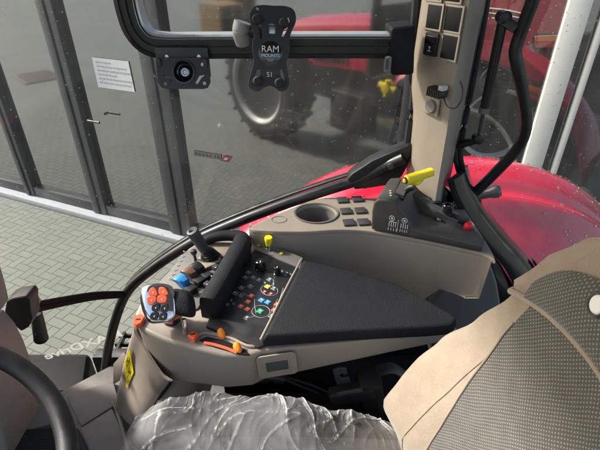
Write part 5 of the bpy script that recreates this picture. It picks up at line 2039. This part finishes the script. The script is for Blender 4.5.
# white button
bp3 = P(599, 305, y=.367)
bc = V((xpan(2.22) - .028, bp3.y, bp3.z))
bc = PL(599, 305, V((xpan(2.22) - .046, .37, 2.22)), V((-1, 0, .235)).normalized())
o = obj('seat_button', lathe(bc, V((-1, 0, .235)), [(-.006, .0125), (.002, .0125), (.004, .0117), (.004, .0102), (.002, .0096)], 28), DGREY, seat)
obj('button_face', lathe(bc, V((-1, 0, .235)), [(-.002, .0096), (.0022, .0096), (.0035, .008), (.0035, 0)], 28), WHITE, o)
# seams
def seam_line(w, z0, z1, n=24, s=1):
    out = []
    for k in range(n + 1):
        z = z0 + (z1 - z0) * k / n
        d, x = seat_pt(w, z)
        p = V((x, YC + s * d, z))
        c = noise.noise(p * 9) * .0035 + noise.noise(p * 23) * .0012
        out.append(p + V((c - .0012, 0, 0)))
    return out
for s in (1, -1):
    b = bmesh.new()
    q = []
    for k in range(25):
        z = 1.62 + .42 * k / 24
        w = .60 - .095 * (k / 24) ** 2
        d, x = seat_pt(w, z)
        p = V((x, YC + s * d, z))
        c = noise.noise(p * 9) * .0035 + noise.noise(p * 23) * .0012
        q.append(p + V((c - .0006, 0, 0)))
    obj('seat_seam', add_tube(b, q, .0012, 6, 1), SUEDE, seat)
    obj('seat_seam', tube(seam_line(.5, 1.62, ZSPL - .035, 30, s), .0016, 6, 1), SUEDE, seat)
obj('backrest_shell', loft([[V((xpan(z) + .10, YC - interp(T_out, z) * .92, z)), V((xpan(z) + .10, YC + interp(T_out, z) * .92, z)), V((xpan(z) + .13, YC + interp(T_out, z) * .7, z)), V((xpan(z) + .13, YC - interp(T_out, z) * .7, z))] for z in (1.6, 1.8, 2.0, 2.1, 2.2, 2.3)]), BLACK, seat)
# cushion
rings = []
for x, hwid, zt_, zb_ in ((-.30, .20, 1.69, 1.66), (-.285, .230, 1.725, 1.64), (-.25, .242, 1.745, 1.63), (-.10, .247, 1.742, 1.63), (.08, .247, 1.738, 1.63), (.20, .242, 1.735, 1.63), (.27, .23, 1.73, 1.64)):
    r = []
    for k in range(28):
        t = 2 * PI * k / 28
        a, c = math.cos(t), math.sin(t)
        a = math.copysign(abs(a) ** .35, a); c = math.copysign(abs(c) ** .75, c)
        r.append(V((x, YC + hwid * a, (zt_ + zb_) / 2 + (zt_ - zb_) / 2 * c)))
    rings.append(r)
obj('seat_cushion', loft(rings), CUSH, seat, 60)
b = box((0, YC, 1.46), (.46, .42, .34), bev=.03)
for k in range(6):
    add_box(b, (0, YC, 1.32 + .05 * k), (.49, .45, .02), bev=.008)
obj('suspension_bellows', b, BLACK, seat)
obj('shade_box', box((-.06, .63, 1.44), (.50, .13, .43), bev=.02), BLACK_FLAT, seat)  # black box added to keep the gap under the armrest dark

# --- clear plastic cover bunched on the cushion
NX, NY = 340, 280


def crease(p):
    """sharp crumple: ridged noise in several turned copies"""
    h = 0
    q = V(p)
    warp = noise.noise_vector(q * 5) * .06 + noise.noise_vector(q * 14) * .02
    for k, (f, a, st) in enumerate(((5, 1.0, .30), (10, .85, .32), (20, .60, .36), (38, .26, .42), (70, .05, .6))):
        s = Matrix.Rotation((.35, -.5, .9, -.2, .6)[k], 3, 'Z') @ (q + warp)
        s = V((s.x * f * 1.5, s.y * f * 1.5 * st, k * 7.3))
        n = noise.noise(s)
        r = 1 - min(1, 2.8 * abs(n))
        h += a * (r ** 3.5 - .15 + .30 * n)
    return h


def film_pt(a, w):
    x = -.335 + .60 * a
    y = .02 + .585 * w
    # base: cushion top, draped at the far and front edges
    z = 1.792 + .022 * max(0, 1 - abs(y - .50) / .14) * (1 - max(0, (x + .02) / .28))
    z -= max(0, x - .0) * .30 * max(0, min(1, (y - .25) / .3))
    ed = max(0, (y - .535) / .07)
    fr = max(0, (-.245 - x) / .09)
    bk = max(0, (x - .19) / .08)
    drape = .10 * min(1, ed) ** 1.6 + .10 * min(1, fr) ** 1.5
    left = math.exp(-((y - .50) / .09) ** 2) * .036 * (1 - max(0, (x + .02) / .25)) if x < .25 else 0
    h = crease(V((x, y, 0)))
    sm = .5 + .5 * noise.noise(V((x * 5, y * 5, 2.2)))
    fl = min(1, max(.25, abs(.475 - y) / .10 if y > .40 else 1)) if y > .40 else 1
    z += .0145 * h * (.5 + .6 * sm) * (fl if x < .2 else 1) + .009 * noise.noise(V((x * 3.5, y * 4.2, 9))) - drape + left
    z = max(z, 1.748 - drape - max(0, x) * .06 + .003 * noise.noise(V((x * 40, y * 40, 1))))
    dx = .010 * noise.noise(V((x * 12, y * 12, 4)))
    dy = .016 * noise.noise(V((x * 9, y * 9, 7)))
    return V((x + dx, y + dy, z))


pf = empty('plastic_cover', (-.03, .35, 1.79), 'crumpled clear plastic cover over the seat cushion', 'plastic cover')
grid_surface('film_sheet', film_pt, NX, NY, FILM, pf, ang=24)


# --- belt anchor and dark hardware under the armrest
ba = empty('belt_anchor', (.12, .70, 1.62), 'grey seat belt anchor bracket under the rear of the armrest', 'bracket')
hq = [(333, 371), (340, 368), (346, 368.5), (347.5, 374), (344, 376), (342.5, 373), (339, 376.5), (342, 379), (349, 378), (353, 388), (340, 390), (335, 380)]
hq = [P(u, v, y=.66) for u, v in hq]
obj('hook_plate', prism(hq, (0, .006, 0), .001, 1), DGREY, ba)
b = box(P(352, 393, y=.645), (.10, .03, .035), (1, 0, .28), (0, 1, 0), .006)
add_box(b, P(372, 392, y=.66), (.05, .05, .10), (1, 0, .2), (0, 1, 0), .01)
obj('buckle_box', b, BLACK, ba)
b = box(P(350, 392, y=.627), (.055, .006, .010), (1, 0, .28), (0, 1, 0), .002)
obj('buckle_slot', b, DGREY, ba)
b = tube([P(376, 371, y=.70), P(392, 368, y=.70), P(402, 374, y=.70), P(408, 385, y=.69)], .016, 12, 6, flat=.4)
obj('belt_webbing', b, DGREY, ba)
b = tube([P(255, 378, y=.68), P(268, 377, y=.68), P(282, 380, y=.69)], .010, 12, 5)
add_tube(b, [P(283, 377, y=.7), P(310, 385, y=.70), P(330, 394, y=.70)], .004, 8, 5)
add_tube(b, [P(278, 377, y=.69), P(305, 388, y=.69), P(330, 398, y=.69)], .003, 8, 5)
obj('cable', b, BLACK, ba)
b = box(P(262, 378, y=.675), (.03, .02, .014), (1, 0, 0), (0, 1, 0), .003)
obj('cable_clip', b, SILVER, ba)

# ================================================================== LIGHT
world = bpy.data.worlds.new('World')
scene.world = world
world.use_nodes = True
wn = world.node_tree
bg = wn.nodes['Background']
sky = wn.nodes.new('ShaderNodeTexSky')
sky.sky_type = 'NISHITA'
sky.sun_disc = False
SUN = V((-.78, .24, .62)).normalized()
el = math.asin(SUN.z)
az = math.atan2(SUN.x, SUN.y)
sky.sun_elevation = el
sky.sun_rotation = az
sky.air_density = 1.2
sky.dust_density = 4.0
sky.ozone_density = 1.0
wn.links.new(sky.outputs[0], bg.inputs['Color'])
bg.inputs['Strength'].default_value = .15
sl_ = bpy.data.lights.new('sun', 'SUN')
sl_.energy = 3.9
sl_.angle = R(5)
sl_.color = (1.0, .955, .89)
so = bpy.data.objects.new('sun', sl_)
COL.objects.link(so)
so.location = SUN * 30
so.rotation_euler = (-SUN).to_track_quat('-Z', 'Y').to_euler()

scene.view_settings.view_transform = 'Standard'
scene.view_settings.look = 'None'
scene.view_settings.gamma = 1
scene.view_settings.use_curve_mapping = False
scene.view_settings.exposure = 1.12
cy_ = scene.cycles
cy_.max_bounces = 10
cy_.transparent_max_bounces = 24
cy_.glossy_bounces = 5
cy_.transmission_bounces = 8
cy_.diffuse_bounces = 4
cy_.caustics_reflective = False
cy_.caustics_refractive = False
cy_.sample_clamp_indirect = 6
cy_.use_denoising = True
